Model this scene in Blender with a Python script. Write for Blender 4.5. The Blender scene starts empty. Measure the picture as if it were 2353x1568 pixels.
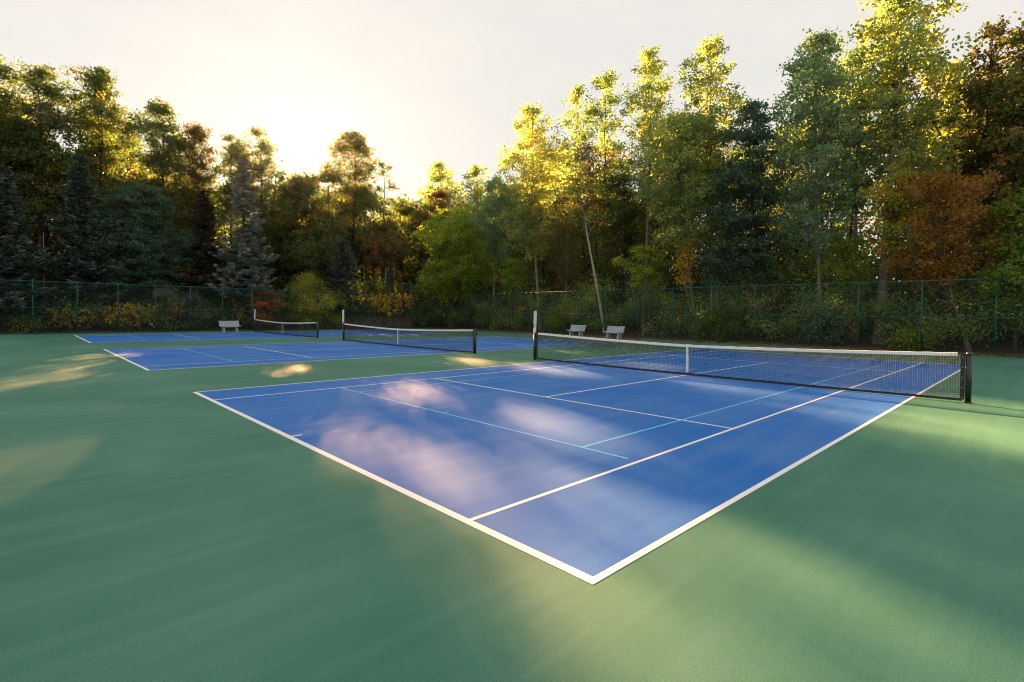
import bpy, math, random
import numpy as np
from mathutils import Matrix, Vector
rng = np.random.default_rng(11)
random.seed(5)
sc = bpy.context.scene
col = sc.collection
R = math.radians

# ------------------------------------------------------------------ camera
W0, H0 = 2353.0, 1568.0
F0, CX0, CY0 = 1185.6, 1176.5, 743.5
CAM = np.array([-14.666, -7.571, 1.821])
YAW, PIT, ROL = 0.80587, -0.02, 0.01044
_d = np.array([math.cos(PIT)*math.cos(YAW), math.cos(PIT)*math.sin(YAW), math.sin(PIT)])
_r = np.array([math.sin(YAW), -math.cos(YAW), 0.0])
_u = np.cross(_r, _d)
_r2 = _r*math.cos(ROL) + _u*math.sin(ROL)
_u2 = _u*math.cos(ROL) - _r*math.sin(ROL)

def ray(u, v):
    return _d + _r2*(u-CX0)/F0 - _u2*(v-CY0)/F0

def gnd(u, v, z=0.0):
    r = ray(u, v)
    return CAM + r*(z-CAM[2])/r[2]

SUN_AZ, SUN_EL = R(67.9), R(15.0)
SUN = np.array([math.cos(SUN_EL)*math.cos(SUN_AZ), math.cos(SUN_EL)*math.sin(SUN_AZ), math.sin(SUN_EL)])

cam_d = bpy.data.cameras.new('camera')
cam_d.sensor_width = 36.0
cam_d.lens = F0/W0*36.0
cam_d.shift_y = -(H0/2-CY0)/W0
cam_d.clip_end = 2000
cam = bpy.data.objects.new('camera', cam_d)
col.objects.link(cam)
cam.matrix_world = Matrix(((_r2[0], _u2[0], -_d[0], CAM[0]), (_r2[1], _u2[1], -_d[1], CAM[1]),
                           (_r2[2], _u2[2], -_d[2], CAM[2]), (0, 0, 0, 1)))
sc.camera = cam

# ------------------------------------------------------------------ materials
def newmat(name):
    m = bpy.data.materials.new(name)
    m.use_nodes = True
    nt = m.node_tree
    nt.nodes.clear()
    out = nt.nodes.new('ShaderNodeOutputMaterial')
    return m, nt, out

def N(nt, t, **kw):
    n = nt.nodes.new(t)
    for k, v in kw.items():
        if k in n.inputs.keys():
            n.inputs[k].default_value = v
        else:
            setattr(n, k, v)
    return n

def mat_plain(name, colr, rough=0.6, metal=0.0, var=0.15, scale=12.0, bump=0.0, spec=0.5):
    m, nt, out = newmat(name)
    b = N(nt, 'ShaderNodeBsdfPrincipled')
    b.inputs['Roughness'].default_value = rough
    b.inputs['Metallic'].default_value = metal
    b.inputs['Specular IOR Level'].default_value = spec
    tc = N(nt, 'ShaderNodeTexCoord')
    nz = N(nt, 'ShaderNodeTexNoise', Scale=scale, Detail=4.0)
    nt.links.new(tc.outputs['Object'], nz.inputs['Vector'])
    rp = N(nt, 'ShaderNodeValToRGB')
    rp.color_ramp.elements[0].position = 0.3
    rp.color_ramp.elements[1].position = 0.7
    rp.color_ramp.elements[0].color = tuple(c*(1-var) for c in colr) + (1,)
    rp.color_ramp.elements[1].color = tuple(min(1, c*(1+var)) for c in colr) + (1,)
    nt.links.new(nz.outputs['Fac'], rp.inputs['Fac'])
    nt.links.new(rp.outputs['Color'], b.inputs['Base Color'])
    if bump:
        bp = N(nt, 'ShaderNodeBump', Strength=bump, Distance=0.01)
        nt.links.new(nz.outputs['Fac'], bp.inputs['Height'])
        nt.links.new(bp.outputs['Normal'], b.inputs['Normal'])
    nt.links.new(b.outputs['BSDF'], out.inputs['Surface'])
    return m

def mat_leaf(name, stops, trans=0.45, rough=0.5):
    """leaf colour from the per-leaf 'tone' value; light also passes through the blade"""
    m, nt, out = newmat(name)
    at = N(nt, 'ShaderNodeAttribute', attribute_name='tone')
    rp = N(nt, 'ShaderNodeValToRGB')
    els = rp.color_ramp.elements
    els[0].position = stops[0][0]; els[0].color = stops[0][1] + (1,)
    els[1].position = stops[-1][0]; els[1].color = stops[-1][1] + (1,)
    for p, c in stops[1:-1]:
        e = els.new(p); e.color = c + (1,)
    nt.links.new(at.outputs['Fac'], rp.inputs['Fac'])
    b = N(nt, 'ShaderNodeBsdfPrincipled', Roughness=rough)
    b.inputs['Specular IOR Level'].default_value = 0.4
    nt.links.new(rp.outputs['Color'], b.inputs['Base Color'])
    if trans > 0:
        tr = N(nt, 'ShaderNodeBsdfTranslucent')
        br = N(nt, 'ShaderNodeMixRGB', blend_type='MULTIPLY')
        br.inputs['Fac'].default_value = 1.0
        br.inputs['Color2'].default_value = (1.85, 2.2, 1.25, 1)
        nt.links.new(rp.outputs['Color'], br.inputs['Color1'])
        nt.links.new(br.outputs['Color'], tr.inputs['Color'])
        mx = N(nt, 'ShaderNodeMixShader')
        mx.inputs['Fac'].default_value = trans
        nt.links.new(b.outputs['BSDF'], mx.inputs[1])
        nt.links.new(tr.outputs['BSDF'], mx.inputs[2])
        nt.links.new(mx.outputs['Shader'], out.inputs['Surface'])
    else:
        nt.links.new(b.outputs['BSDF'], out.inputs['Surface'])
    return m

def mat_court(name, base, dusty, worn, spec):
    """acrylic sport paint: broad dust clouds, squeegee streaks along the courts, fine sand grain"""
    m, nt, out = newmat(name)
    L = nt.links.new
    tc = N(nt, 'ShaderNodeTexCoord')
    b = N(nt, 'ShaderNodeBsdfPrincipled')
    n1 = N(nt, 'ShaderNodeTexNoise', Scale=0.35, Detail=6.0, Roughness=0.6)
    L(tc.outputs['Object'], n1.inputs['Vector'])
    mp = N(nt, 'ShaderNodeMapping')
    mp.inputs['Scale'].default_value = (0.22, 3.2, 1.0)
    mp.inputs['Rotation'].default_value = (0, 0, R(3))
    L(tc.outputs['Object'], mp.inputs['Vector'])
    n2 = N(nt, 'ShaderNodeTexNoise', Scale=1.0, Detail=7.0, Roughness=0.62, Distortion=0.3)
    L(mp.outputs['Vector'], n2.inputs['Vector'])
    n3 = N(nt, 'ShaderNodeTexNoise', Scale=110.0, Detail=4.0, Roughness=0.75)
    L(tc.outputs['Object'], n3.inputs['Vector'])
    n4 = N(nt, 'ShaderNodeTexNoise', Scale=18.0, Detail=5.0, Roughness=0.7)
    L(tc.outputs['Object'], n4.inputs['Vector'])
    def ramp(src, a, bb):
        r_ = N(nt, 'ShaderNodeMapRange')
        r_.inputs['From Min'].default_value = a
        r_.inputs['From Max'].default_value = bb
        L(src, r_.inputs['Value'])
        return r_.outputs['Result']
    f1 = ramp(n1.outputs['Fac'], 0.38, 0.68)
    f2 = ramp(n2.outputs['Fac'], 0.45, 0.75)
    mx = N(nt, 'ShaderNodeMixRGB')
    mx.inputs['Color1'].default_value = base + (1,)
    mx.inputs['Color2'].default_value = dusty + (1,)
    mm = N(nt, 'ShaderNodeMath', operation='MULTIPLY_ADD')
    L(f1, mm.inputs[0]); mm.inputs[1].default_value = 0.60
    m5 = N(nt, 'ShaderNodeMath', operation='MULTIPLY')
    L(f2, m5.inputs[0]); m5.inputs[1].default_value = 0.38
    L(m5.outputs[0], mm.inputs[2])
    L(mm.outputs[0], mx.inputs['Fac'])
    m2 = N(nt, 'ShaderNodeMixRGB')
    m2.inputs['Color2'].default_value = worn + (1,)
    f4 = ramp(n4.outputs['Fac'], 0.5, 0.85)
    m6 = N(nt, 'ShaderNodeMath', operation='MULTIPLY')
    L(f4, m6.inputs[0]); m6.inputs[1].default_value = 0.35
    L(m6.outputs[0], m2.inputs['Fac'])
    L(mx.outputs['Color'], m2.inputs['Color1'])
    mp2 = N(nt, 'ShaderNodeMapping'); mp2.inputs['Scale'].default_value = (1.0, 5.0, 1.0); mp2.inputs['Rotation'].default_value = (0, 0, R(-34))
    L(tc.outputs['Object'], mp2.inputs['Vector'])
    n5 = N(nt, 'ShaderNodeTexNoise', Scale=5.0, Detail=8.0, Roughness=0.75); L(mp2.outputs['Vector'], n5.inputs['Vector'])
    f5 = ramp(n5.outputs['Fac'], 0.60, 0.78)
    m7 = N(nt, 'ShaderNodeMath', operation='MULTIPLY'); L(f5, m7.inputs[0]); m7.inputs[1].default_value = 0.30
    m8 = N(nt, 'ShaderNodeMixRGB'); m8.inputs['Color2'].default_value = dusty + (1,)
    L(m7.outputs[0], m8.inputs['Fac']); L(m2.outputs['Color'], m8.inputs['Color1'])
    m2 = m8
    vo = N(nt, 'ShaderNodeTexVoronoi', Scale=0.13, feature='DISTANCE_TO_EDGE')
    nw = N(nt, 'ShaderNodeTexNoise', Scale=1.6, Detail=6.0); L(tc.outputs['Object'], nw.inputs['Vector'])
    va = N(nt, 'ShaderNodeMixRGB', blend_type='ADD'); va.inputs['Fac'].default_value = 0.9
    L(tc.outputs['Object'], va.inputs['Color1']); L(nw.outputs['Color'], va.inputs['Color2']); L(va.outputs['Color'], vo.inputs['Vector'])
    fc = N(nt, 'ShaderNodeMapRange'); L(vo.outputs['Distance'], fc.inputs['Value'])
    fc.inputs['From Min'].default_value = 0.0; fc.inputs['From Max'].default_value = 0.0012
    fc.inputs['To Min'].default_value = 0.14; fc.inputs['To Max'].default_value = 0.0
    m9 = N(nt, 'ShaderNodeMixRGB', blend_type='MULTIPLY'); m9.inputs['Color2'].default_value = (0.35, 0.35, 0.35, 1)
    L(fc.outputs['Result'], m9.inputs['Fac']); L(m2.outputs['Color'], m9.inputs['Color1'])
    m2 = m9
    f3 = ramp(n3.outputs['Fac'], 0.3, 0.7)
    m3 = N(nt, 'ShaderNodeMixRGB', blend_type='OVERLAY')
    m3.inputs['Fac'].default_value = 0.45
    L(m2.outputs['Color'], m3.inputs['Color1']); L(f3, m3.inputs['Color2'])
    L(m3.outputs['Color'], b.inputs['Base Color'])
    rr = N(nt, 'ShaderNodeMapRange')
    rr.inputs['To Min'].default_value = 0.78; rr.inputs['To Max'].default_value = 0.62
    L(n2.outputs['Fac'], rr.inputs['Value'])
    L(rr.outputs['Result'], b.inputs['Roughness'])
    b.inputs['Specular IOR Level'].default_value = spec
    bp = N(nt, 'ShaderNodeBump', Strength=0.6, Distance=0.004)
    L(n3.outputs['Fac'], bp.inputs['Height'])
    L(bp.outputs['Normal'], b.inputs['Normal'])
    L(b.outputs['BSDF'], out.inputs['Surface'])
    return m

M = {}
M['green'] = mat_court('green_acrylic', (0.027, 0.150, 0.098), (0.082, 0.232, 0.176), (0.038, 0.124, 0.080), 0.38)
M['blue'] = mat_court('blue_acrylic', (0.008, 0.132, 0.49), (0.085, 0.215, 0.49), (0.018, 0.115, 0.42), 0.24)
M['line'] = mat_plain('white_line_paint', (0.80, 0.80, 0.80), 0.6, var=0.08, scale=30, bump=0.1)
M['cyan'] = mat_plain('light_blue_line_paint', (0.14, 0.55, 0.95), 0.6, var=0.08, scale=30)
M['fence'] = mat_plain('green_vinyl_coating', (0.007, 0.125, 0.095), 0.4, var=0.2, scale=4)
M['wire'] = mat_plain('dark_green_wire', (0.006, 0.05, 0.04), 0.5, var=0.2)
M['black'] = mat_plain('black_paint', (0.012, 0.011, 0.013), 0.32, var=0.3, scale=8, spec=0.6)
M['cord'] = mat_plain('black_cord', (0.012, 0.012, 0.014), 0.7, var=0.3)
M['tape'] = mat_plain('white_vinyl_tape', (0.80, 0.79, 0.77), 0.6, var=0.06, scale=25, bump=0.15)
M['sidetape'] = mat_plain('black_vinyl_tape', (0.015, 0.012, 0.016), 0.5, var=0.3, scale=20, bump=0.4)
M['brass'] = mat_plain('brass', (0.45, 0.33, 0.14), 0.35, metal=0.9)
M['board'] = mat_plain('white_plastic', (0.82, 0.82, 0.82), 0.45, var=0.04)
M['ink'] = mat_plain('black_ink', (0.02, 0.02, 0.03), 0.5)
M['greyink'] = mat_plain('grey_ink', (0.5, 0.5, 0.52), 0.5)
M['navy'] = mat_plain('navy_plastic', (0.012, 0.02, 0.06), 0.35)
M['yellow'] = mat_plain('yellow_plastic', (0.75, 0.55, 0.10), 0.4)
M['bench'] = mat_plain('grey_plastic', (0.47, 0.53, 0.61), 0.5, var=0.12, scale=20)
M['benchleg'] = mat_plain('grey_plastic_leg', (0.40, 0.45, 0.53), 0.55, var=0.15, scale=14)
M['bark_dark'] = mat_plain('dark_bark', (0.055, 0.042, 0.032), 0.9, var=0.45, scale=7, bump=0.8, spec=0.2)
M['bark'] = mat_plain('grey_brown_bark', (0.20, 0.165, 0.135), 0.9, var=0.4, scale=7, bump=0.8, spec=0.2)
M['bark_pale'] = mat_plain('pale_bark', (0.36, 0.34, 0.30), 0.85, var=0.35, scale=5, bump=0.6, spec=0.2)
M['block'] = mat_plain('concrete_block', (0.15, 0.125, 0.105), 0.9, var=0.4, scale=3.5, bump=0.6, spec=0.2)
M['steel'] = mat_plain('galvanised_steel', (0.22, 0.22, 0.22), 0.5, metal=0.3)
M['screen'] = mat_plain('brown_wire_mesh', (0.035, 0.027, 0.022), 0.8)

# forest floor
m, nt, out = newmat('leaf_litter_soil')
b = N(nt, 'ShaderNodeBsdfPrincipled', Roughness=0.95)
tc = N(nt, 'ShaderNodeTexCoord'); nz = N(nt, 'ShaderNodeTexNoise', Scale=6.0, Detail=8.0, Roughness=0.75)
nt.links.new(tc.outputs['Object'], nz.inputs['Vector'])
rp = N(nt, 'ShaderNodeValToRGB')
rp.color_ramp.elements[0].position = 0.35; rp.color_ramp.elements[0].color = (0.018, 0.013, 0.009, 1)
rp.color_ramp.elements[1].position = 0.7; rp.color_ramp.elements[1].color = (0.13, 0.065, 0.034, 1)
nt.links.new(nz.outputs['Fac'], rp.inputs['Fac']); nt.links.new(rp.outputs['Color'], b.inputs['Base Color'])
bp = N(nt, 'ShaderNodeBump', Strength=0.8, Distance=0.05)
nt.links.new(nz.outputs['Fac'], bp.inputs['Height']); nt.links.new(bp.outputs['Normal'], b.inputs['Normal'])
nt.links.new(b.outputs['BSDF'], out.inputs['Surface'])
M['soil'] = m

LEAF = {
 'oak':     mat_leaf('oak_leaves', [(0, (0.032, 0.052, 0.015)), (0.5, (0.075, 0.103, 0.028)), (0.82, (0.139, 0.147, 0.035)), (1, (0.317, 0.147, 0.040))], 0.42),
 'oakrust': mat_leaf('rusty_oak_leaves', [(0, (0.035, 0.043, 0.014)), (0.45, (0.096, 0.086, 0.024)), (0.8, (0.227, 0.113, 0.031)), (1, (0.383, 0.139, 0.035))], 0.42),
 'poplar':  mat_leaf('poplar_leaves', [(0, (0.076, 0.130, 0.056)), (0.5, (0.160, 0.217, 0.085)), (0.8, (0.319, 0.315, 0.095)), (1, (0.602, 0.414, 0.095))], 0.5),
 'greypop': mat_leaf('grey_green_leaves', [(0, (0.085, 0.140, 0.088)), (0.6, (0.169, 0.249, 0.149)), (0.92, (0.293, 0.338, 0.155)), (1, (0.586, 0.405, 0.077))], 0.42),
 'locust':  mat_leaf('locust_leaves', [(0, (0.027, 0.054, 0.035)), (0.6, (0.054, 0.105, 0.070)), (1, (0.088, 0.140, 0.081))], 0.35),
 'maple':   mat_leaf('yellow_green_leaves', [(0, (0.097, 0.145, 0.019)), (0.5, (0.194, 0.244, 0.032)), (0.85, (0.356, 0.341, 0.049)), (1, (0.551, 0.356, 0.049))], 0.5),
 'orange':  mat_leaf('orange_leaves', [(0, (0.136, 0.080, 0.021)), (0.4, (0.256, 0.128, 0.029)), (0.8, (0.432, 0.181, 0.036)), (1, (0.352, 0.261, 0.048))], 0.5),
 'redbrown': mat_leaf('red_brown_leaves', [(0, (0.091, 0.039, 0.023)), (0.6, (0.195, 0.081, 0.046)), (1, (0.286, 0.130, 0.065))], 0.45),
 'gold':    mat_leaf('golden_leaves', [(0, (0.286, 0.187, 0.030)), (0.5, (0.572, 0.354, 0.048)), (1, (0.720, 0.505, 0.068))], 0.45),
 'sumac':   mat_leaf('sumac_leaves', [(0, (0.094, 0.091, 0.024)), (0.5, (0.225, 0.123, 0.033)), (0.8, (0.488, 0.108, 0.041)), (1, (0.675, 0.132, 0.050))], 0.4),
 'dark':    mat_leaf('dark_undergrowth_leaves', [(0, (0.095, 0.136, 0.052)), (0.55, (0.204, 0.278, 0.086)), (0.9, (0.372, 0.403, 0.103)), (1, (0.720, 0.690, 0.109))], 0.4),
 'greydark': mat_leaf('grey_undergrowth_leaves', [(0, (0.048, 0.061, 0.046)), (0.6, (0.095, 0.124, 0.086)), (1, (0.154, 0.185, 0.114))], 0.35),
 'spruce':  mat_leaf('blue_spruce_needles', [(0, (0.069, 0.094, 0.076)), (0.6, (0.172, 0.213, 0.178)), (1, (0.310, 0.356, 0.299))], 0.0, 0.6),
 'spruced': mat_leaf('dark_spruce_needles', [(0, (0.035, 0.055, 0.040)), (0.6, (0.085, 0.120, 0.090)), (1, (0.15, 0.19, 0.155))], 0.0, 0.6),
 'deadspr': mat_leaf('brown_spruce_needles', [(0, (0.025, 0.022, 0.014)), (0.6, (0.050, 0.042, 0.026)), (1, (0.085, 0.068, 0.04))], 0.0, 0.7),
 'litter':  mat_leaf('fallen_leaf', [(0, (0.10, 0.035, 0.015)), (0.5, (0.21, 0.085, 0.030)), (0.85, (0.36, 0.19, 0.06)), (1, (0.42, 0.33, 0.13))], 0.0),
}

# ------------------------------------------------------------------ object helpers
def link(o, parent=None):
    col.objects.link(o)
    if parent is not None:
        o.parent = parent
    return o

def tag(o, label=None, cat=None, group=None, kind=None):
    if label: o['label'] = label
    if cat: o['category'] = cat
    if group: o['group'] = group
    if kind: o['kind'] = kind
    return o

def empty(name, loc, label, cat, group=None, rz=0.0):
    o = bpy.data.objects.new(name, None)
    o.empty_display_size = 0.2
    o.location = loc
    o.rotation_euler = (0, 0, rz)
    link(o)
    return tag(o, label, cat, group)

def mesh_np(name, V, Q, mats, parent=None, tone=None, smooth=False, midx=None):
    """V (n,3) and Q (m,4 or 3) arrays -> one object"""
    V = np.asarray(V, np.float32); Q = np.asarray(Q, np.int32)
    me = bpy.data.meshes.new(name)
    m_, k = Q.shape
    me.vertices.add(len(V)); me.vertices.foreach_set('co', V.ravel())
    me.loops.add(m_*k); me.loops.foreach_set('vertex_index', Q.ravel())
    me.polygons.add(m_)
    me.polygons.foreach_set('loop_start', np.arange(0, m_*k, k, dtype=np.int32))
    if smooth:
        me.polygons.foreach_set('use_smooth', np.ones(m_, bool))
    if midx is not None:
        me.polygons.foreach_set('material_index', np.asarray(midx, np.int32))
    if tone is not None:
        a = me.attributes.new('tone', 'FLOAT', 'FACE')
        a.data.foreach_set('value', np.asarray(tone, np.float32))
    me.update(calc_edges=True)
    for mm in (mats if isinstance(mats, (list, tuple)) else [mats]):
        me.materials.append(mm)
    return link(bpy.data.objects.new(name, me), parent)

class MB:
    """collects boxes, bars, tubes into ONE mesh"""
    def __init__(s): s.v = []; s.f = []
    def add(s, vs, fs):
        o = len(s.v); s.v += [tuple(map(float, p)) for p in vs]; s.f += [tuple(i+o for i in f) for f in fs]
    def box(s, x0, x1, y0, y1, z0, z1):
        s.add([(x0,y0,z0),(x1,y0,z0),(x1,y1,z0),(x0,y1,z0),(x0,y0,z1),(x1,y0,z1),(x1,y1,z1),(x0,y1,z1)],
              [(0,3,2,1),(4,5,6,7),(0,1,5,4),(1,2,6,5),(2,3,7,6),(3,0,4,7)])
    def tube(s, pts, r, n=8, cap=True):
        V, Q = tube(np.array(pts, float), np.full(len(pts), r) if np.isscalar(r) else np.array(r), n)
        o = len(s.v); s.v += [tuple(p) for p in V.tolist()]; s.f += [tuple(int(i)+o for i in q) for q in Q.tolist()]
        if cap:
            s.f.append(tuple(o+i for i in range(n))[::-1]); s.f.append(tuple(o+(len(pts)-1)*n+i for i in range(n)))
    def dome(s, c, r, h, n=12, k=4):
        o = len(s.v)
        for j in range(k):
            a = j/k*math.pi/2
            for i in range(n):
                t = 2*math.pi*i/n
                s.v.append((c[0]+r*math.cos(a)*math.cos(t), c[1]+r*math.cos(a)*math.sin(t), c[2]+h*math.sin(a)))
        s.v.append((c[0], c[1], c[2]+h))
        for j in range(k-1):
            for i in range(n):
                s.f.append((o+j*n+i, o+j*n+(i+1)%n, o+(j+1)*n+(i+1)%n, o+(j+1)*n+i))
        for i in range(n):
            s.f.append((o+(k-1)*n+i, o+(k-1)*n+(i+1)%n, o+k*n))
    def ball(s, c, r, n=10):
        s.dome(c, r, r, n); s.dome(c, r, -r, n)
    def build(s, name, m, parent=None, smooth=False, bevel=0.0):
        me = bpy.data.meshes.new(name)
        me.from_pydata(s.v, [], s.f); me.update()
        me.materials.append(m)
        if smooth:
            me.polygons.foreach_set('use_smooth', np.ones(len(me.polygons), bool))
        o = link(bpy.data.objects.new(name, me), parent)
        if bevel:
            b = o.modifiers.new('bevel', 'BEVEL'); b.width = bevel; b.segments = 2; b.limit_method = 'ANGLE'
        return o

def tube(P, r, n=6):
    k = len(P)
    T = np.gradient(P, axis=0)
    T /= np.linalg.norm(T, axis=1, keepdims=True) + 1e-9
    ref = np.where(np.abs(T[:, 2:3]) > 0.9, np.array([[1.0, 0, 0]]), np.array([[0, 0, 1.0]]))
    A = np.cross(T, ref); A /= np.linalg.norm(A, axis=1, keepdims=True) + 1e-9
    B = np.cross(T, A)
    t = np.linspace(0, 2*np.pi, n, endpoint=False)
    V = P[:, None, :] + r[:, None, None]*(A[:, None, :]*np.cos(t)[None, :, None] + B[:, None, :]*np.sin(t)[None, :, None])
    i, j = np.meshgrid(np.arange(k-1), np.arange(n), indexing='ij')
    j2 = (j+1) % n
    Q = np.stack([i*n+j, i*n+j2, (i+1)*n+j2, (i+1)*n+j], -1).reshape(-1, 4)
    return V.reshape(-1, 3), Q

class TB:
    """many tubes -> arrays"""
    def __init__(s): s.V = []; s.Q = []; s.o = 0
    def add(s, P, r, n=6):
        V, Q = tube(np.array(P, float), np.array(r, float), n)
        s.V.append(V); s.Q.append(Q+s.o); s.o += len(V)
    def get(s): return np.concatenate(s.V), np.concatenate(s.Q)

def norm(a): return a/(np.linalg.norm(a, axis=-1, keepdims=True)+1e-9)

def leafquads(C, size, aspect=0.65, rg=rng, droop=0.2, up=0.35):
    """one pointed four-cornered leaf per centre"""
    n = len(C)
    a = rg.normal(size=(n, 3)); a[:, 2] -= droop
    a = norm(a)
    nr = rg.normal(size=(n, 3)); nr[:, 2] += up
    b = norm(np.cross(nr, a))
    s = size*rg.uniform(0.7, 1.3, (n, 1))
    a = a*s*0.5; b = b*s*0.5*aspect
    V = np.stack([C-a, C+b-a*0.15, C+a, C-b-a*0.15], 1).reshape(-1, 3)
    return V, np.arange(4*n).reshape(n, 4)

# ------------------------------------------------------------------ where sun comes through the canopy
# sun flecks on the courts: (px, py, half width, half height, tilt, strength); each becomes an ellipse ON THE GROUND,
# and the leaves between that ellipse and the sun are thinned so the real sun lamp reaches it
FLECKS = [
 (1560,1470,185,105,25,1.0), (1670,1560,220,75,15,1.0), (1400,1372,90,60,20,.50), (1830,1325,180,44,27,.75), (2060,1420,180,46,27,.62),
 (2270,975,190,27,9,1.0), (2330,1030,130,18,9,.50), (2030,928,100,16,6,.7),
 (900,1030,105,32,12,.12), (1060,1075,110,40,18,.27), (1240,1110,130,46,18,.46), (1390,1170,120,50,20,.66), (1330,1230,150,60,15,.50),
 (960,905,60,22,8,.30), (1290,975,80,20,14,.48), (1420,1020,60,14,14,.28), (1085,828,34,7,2,.50), (1290,850,60,9,5,.34), (1200,840,40,6,3,.2),
 (675,848,24,7,0,.10), (110,870,60,9,-4,.20), (30,886,60,8,-6,.14), (175,846,55,7,-5,.10), (240,820,50,5,-4,.08),
 (870,768,28,3,0,.14), (960,768,36,3,0,.10), (2150,955,60,12,8,.6), (1900,930,120,10,6,.25)]
_cen = []; _inv = []; _wt = []
for (px, py, hw, hh, tl, w) in FLECKS:
    c = gnd(px, py)[:2]
    ct, st = math.cos(R(tl)), math.sin(R(tl))
    g1 = gnd(px+ct*8, py+st*8)[:2]-gnd(px-ct*8, py-st*8)[:2]
    g2 = gnd(px-st*2, py+ct*2)[:2]-gnd(px+st*2, py-ct*2)[:2]
    a = g1/16*hw; bvec = g2/4*hh
    S = (np.outer(a, a)+np.outer(bvec, bvec))*0.80 + np.eye(2)*0.025
    _cen.append(c); _inv.append(np.linalg.inv(S)); _wt.append(w)
_cen = np.array(_cen); _inv = np.array(_inv); _wt = np.array(_wt)

def sunlit(P):
    """wanted transmittance at the ground point that the shadow of P falls on"""
    G = P[:, :2] - SUN[:2]/SUN[2]*P[:, 2:3]
    T = np.zeros(len(P))
    for c, iv, w in zip(_cen, _inv, _wt):
        d = G-c
        q = np.einsum('ni,ij,nj->n', d, iv, d)
        T = np.maximum(T, 1.35*w*np.exp(-0.5*q))
    return np.minimum(T, 0.97)

# All sun-side foliage is first collected, then the shade it throws is measured on the ground, and only as many
# leaves are left out above each fleck as let the wanted share of sunlight through.
PENDING = []
_sa = SUN[:2]/np.linalg.norm(SUN[:2]); _sb = np.array([-_sa[1], _sa[0]])
BA, BB, OA, OB, NA, NB = 1.2, 0.45, -40.0, -40.0, 84, 160

def ground_bins(P):
    G = P[:, :2] - SUN[:2]/SUN[2]*P[:, 2:3]
    i = np.floor((G @ _sa-OA)/BA).astype(int); j = np.floor((G @ _sb-OB)/BB).astype(int)
    ok = (i >= 0) & (i < NA) & (j >= 0) & (j < NB)
    return np.clip(i, 0, NA-1), np.clip(j, 0, NB-1), ok

def finish_foliage():
    tau = np.zeros((NA, NB))
    for (P, area, fn) in PENDING:
        i, j, ok = ground_bins(P)
        ar = np.broadcast_to(area, (len(P),))
        np.add.at(tau, (i[ok], j[ok]), 0.5*ar[ok]/math.sin(SUN_EL)/(BA*BB))
    t2 = np.pad(tau, 1, mode='edge')
    tau = sum(t2[a:a+NA, b:b+NB] for a in range(3) for b in range(3))/9.0
    rg = np.random.default_rng(4242)
    for (P, area, fn) in PENDING:
        T = sunlit(P)
        i, j, ok = ground_bins(P)
        keep = np.where(ok & (T > 0.004), np.clip(-np.log(T+1e-4)/np.maximum(0.9*tau[i, j], 0.05), 0, 1), 1.0)
        fn(rg.random(len(P)) < keep)

# ------------------------------------------------------------------ ground
FX, FY, FH = 19.7, 42.5, 3.76       # fence planes and height
def bank(x, y):
    """the wooded ground rises a little behind the fences"""
    d = np.maximum(np.maximum(x-FX-0.4, y-FY-0.4), 0.0)
    return 1.1*(1-np.exp(-d/9.0)) - 0.03

gx = np.concatenate([np.linspace(-320, -40, 12), np.linspace(-36, 60, 97), np.linspace(70, 340, 12)])
gy = np.concatenate([np.linspace(-260, -30, 12), np.linspace(-26, 90, 117), np.linspace(100, 380, 12)])
GX, GY = np.meshgrid(gx, gy)
GZ = bank(GX, GY) + 0.05*np.sin(GX*1.3)*np.cos(GY*0.9)*(np.maximum(GX-FX, GY-FY) > 0.6)
nx, ny = len(gx), len(gy)
ii, jj = np.meshgrid(np.arange(ny-1), np.arange(nx-1), indexing='ij')
Q = np.stack([ii*nx+jj, ii*nx+jj+1, (ii+1)*nx+jj+1, (ii+1)*nx+jj], -1).reshape(-1, 4)
o = mesh_np('ground', np.stack([GX, GY, GZ], -1).reshape(-1, 3), Q, M['soil'], smooth=True)
tag(o, kind='structure')

def sheet(name, rects, z, m, parent=None):
    b = MB()
    for (x0, x1, y0, y1) in rects:
        b.add([(x0,y0,z),(x1,y0,z),(x1,y1,z),(x0,y1,z)], [(0,1,2,3)])
    return b.build(name, m, parent)

o = sheet('court_pavement', [(-34, FX-0.8, -26, FY-0.35)], 0.0, M['green'])
tag(o, kind='structure')

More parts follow.
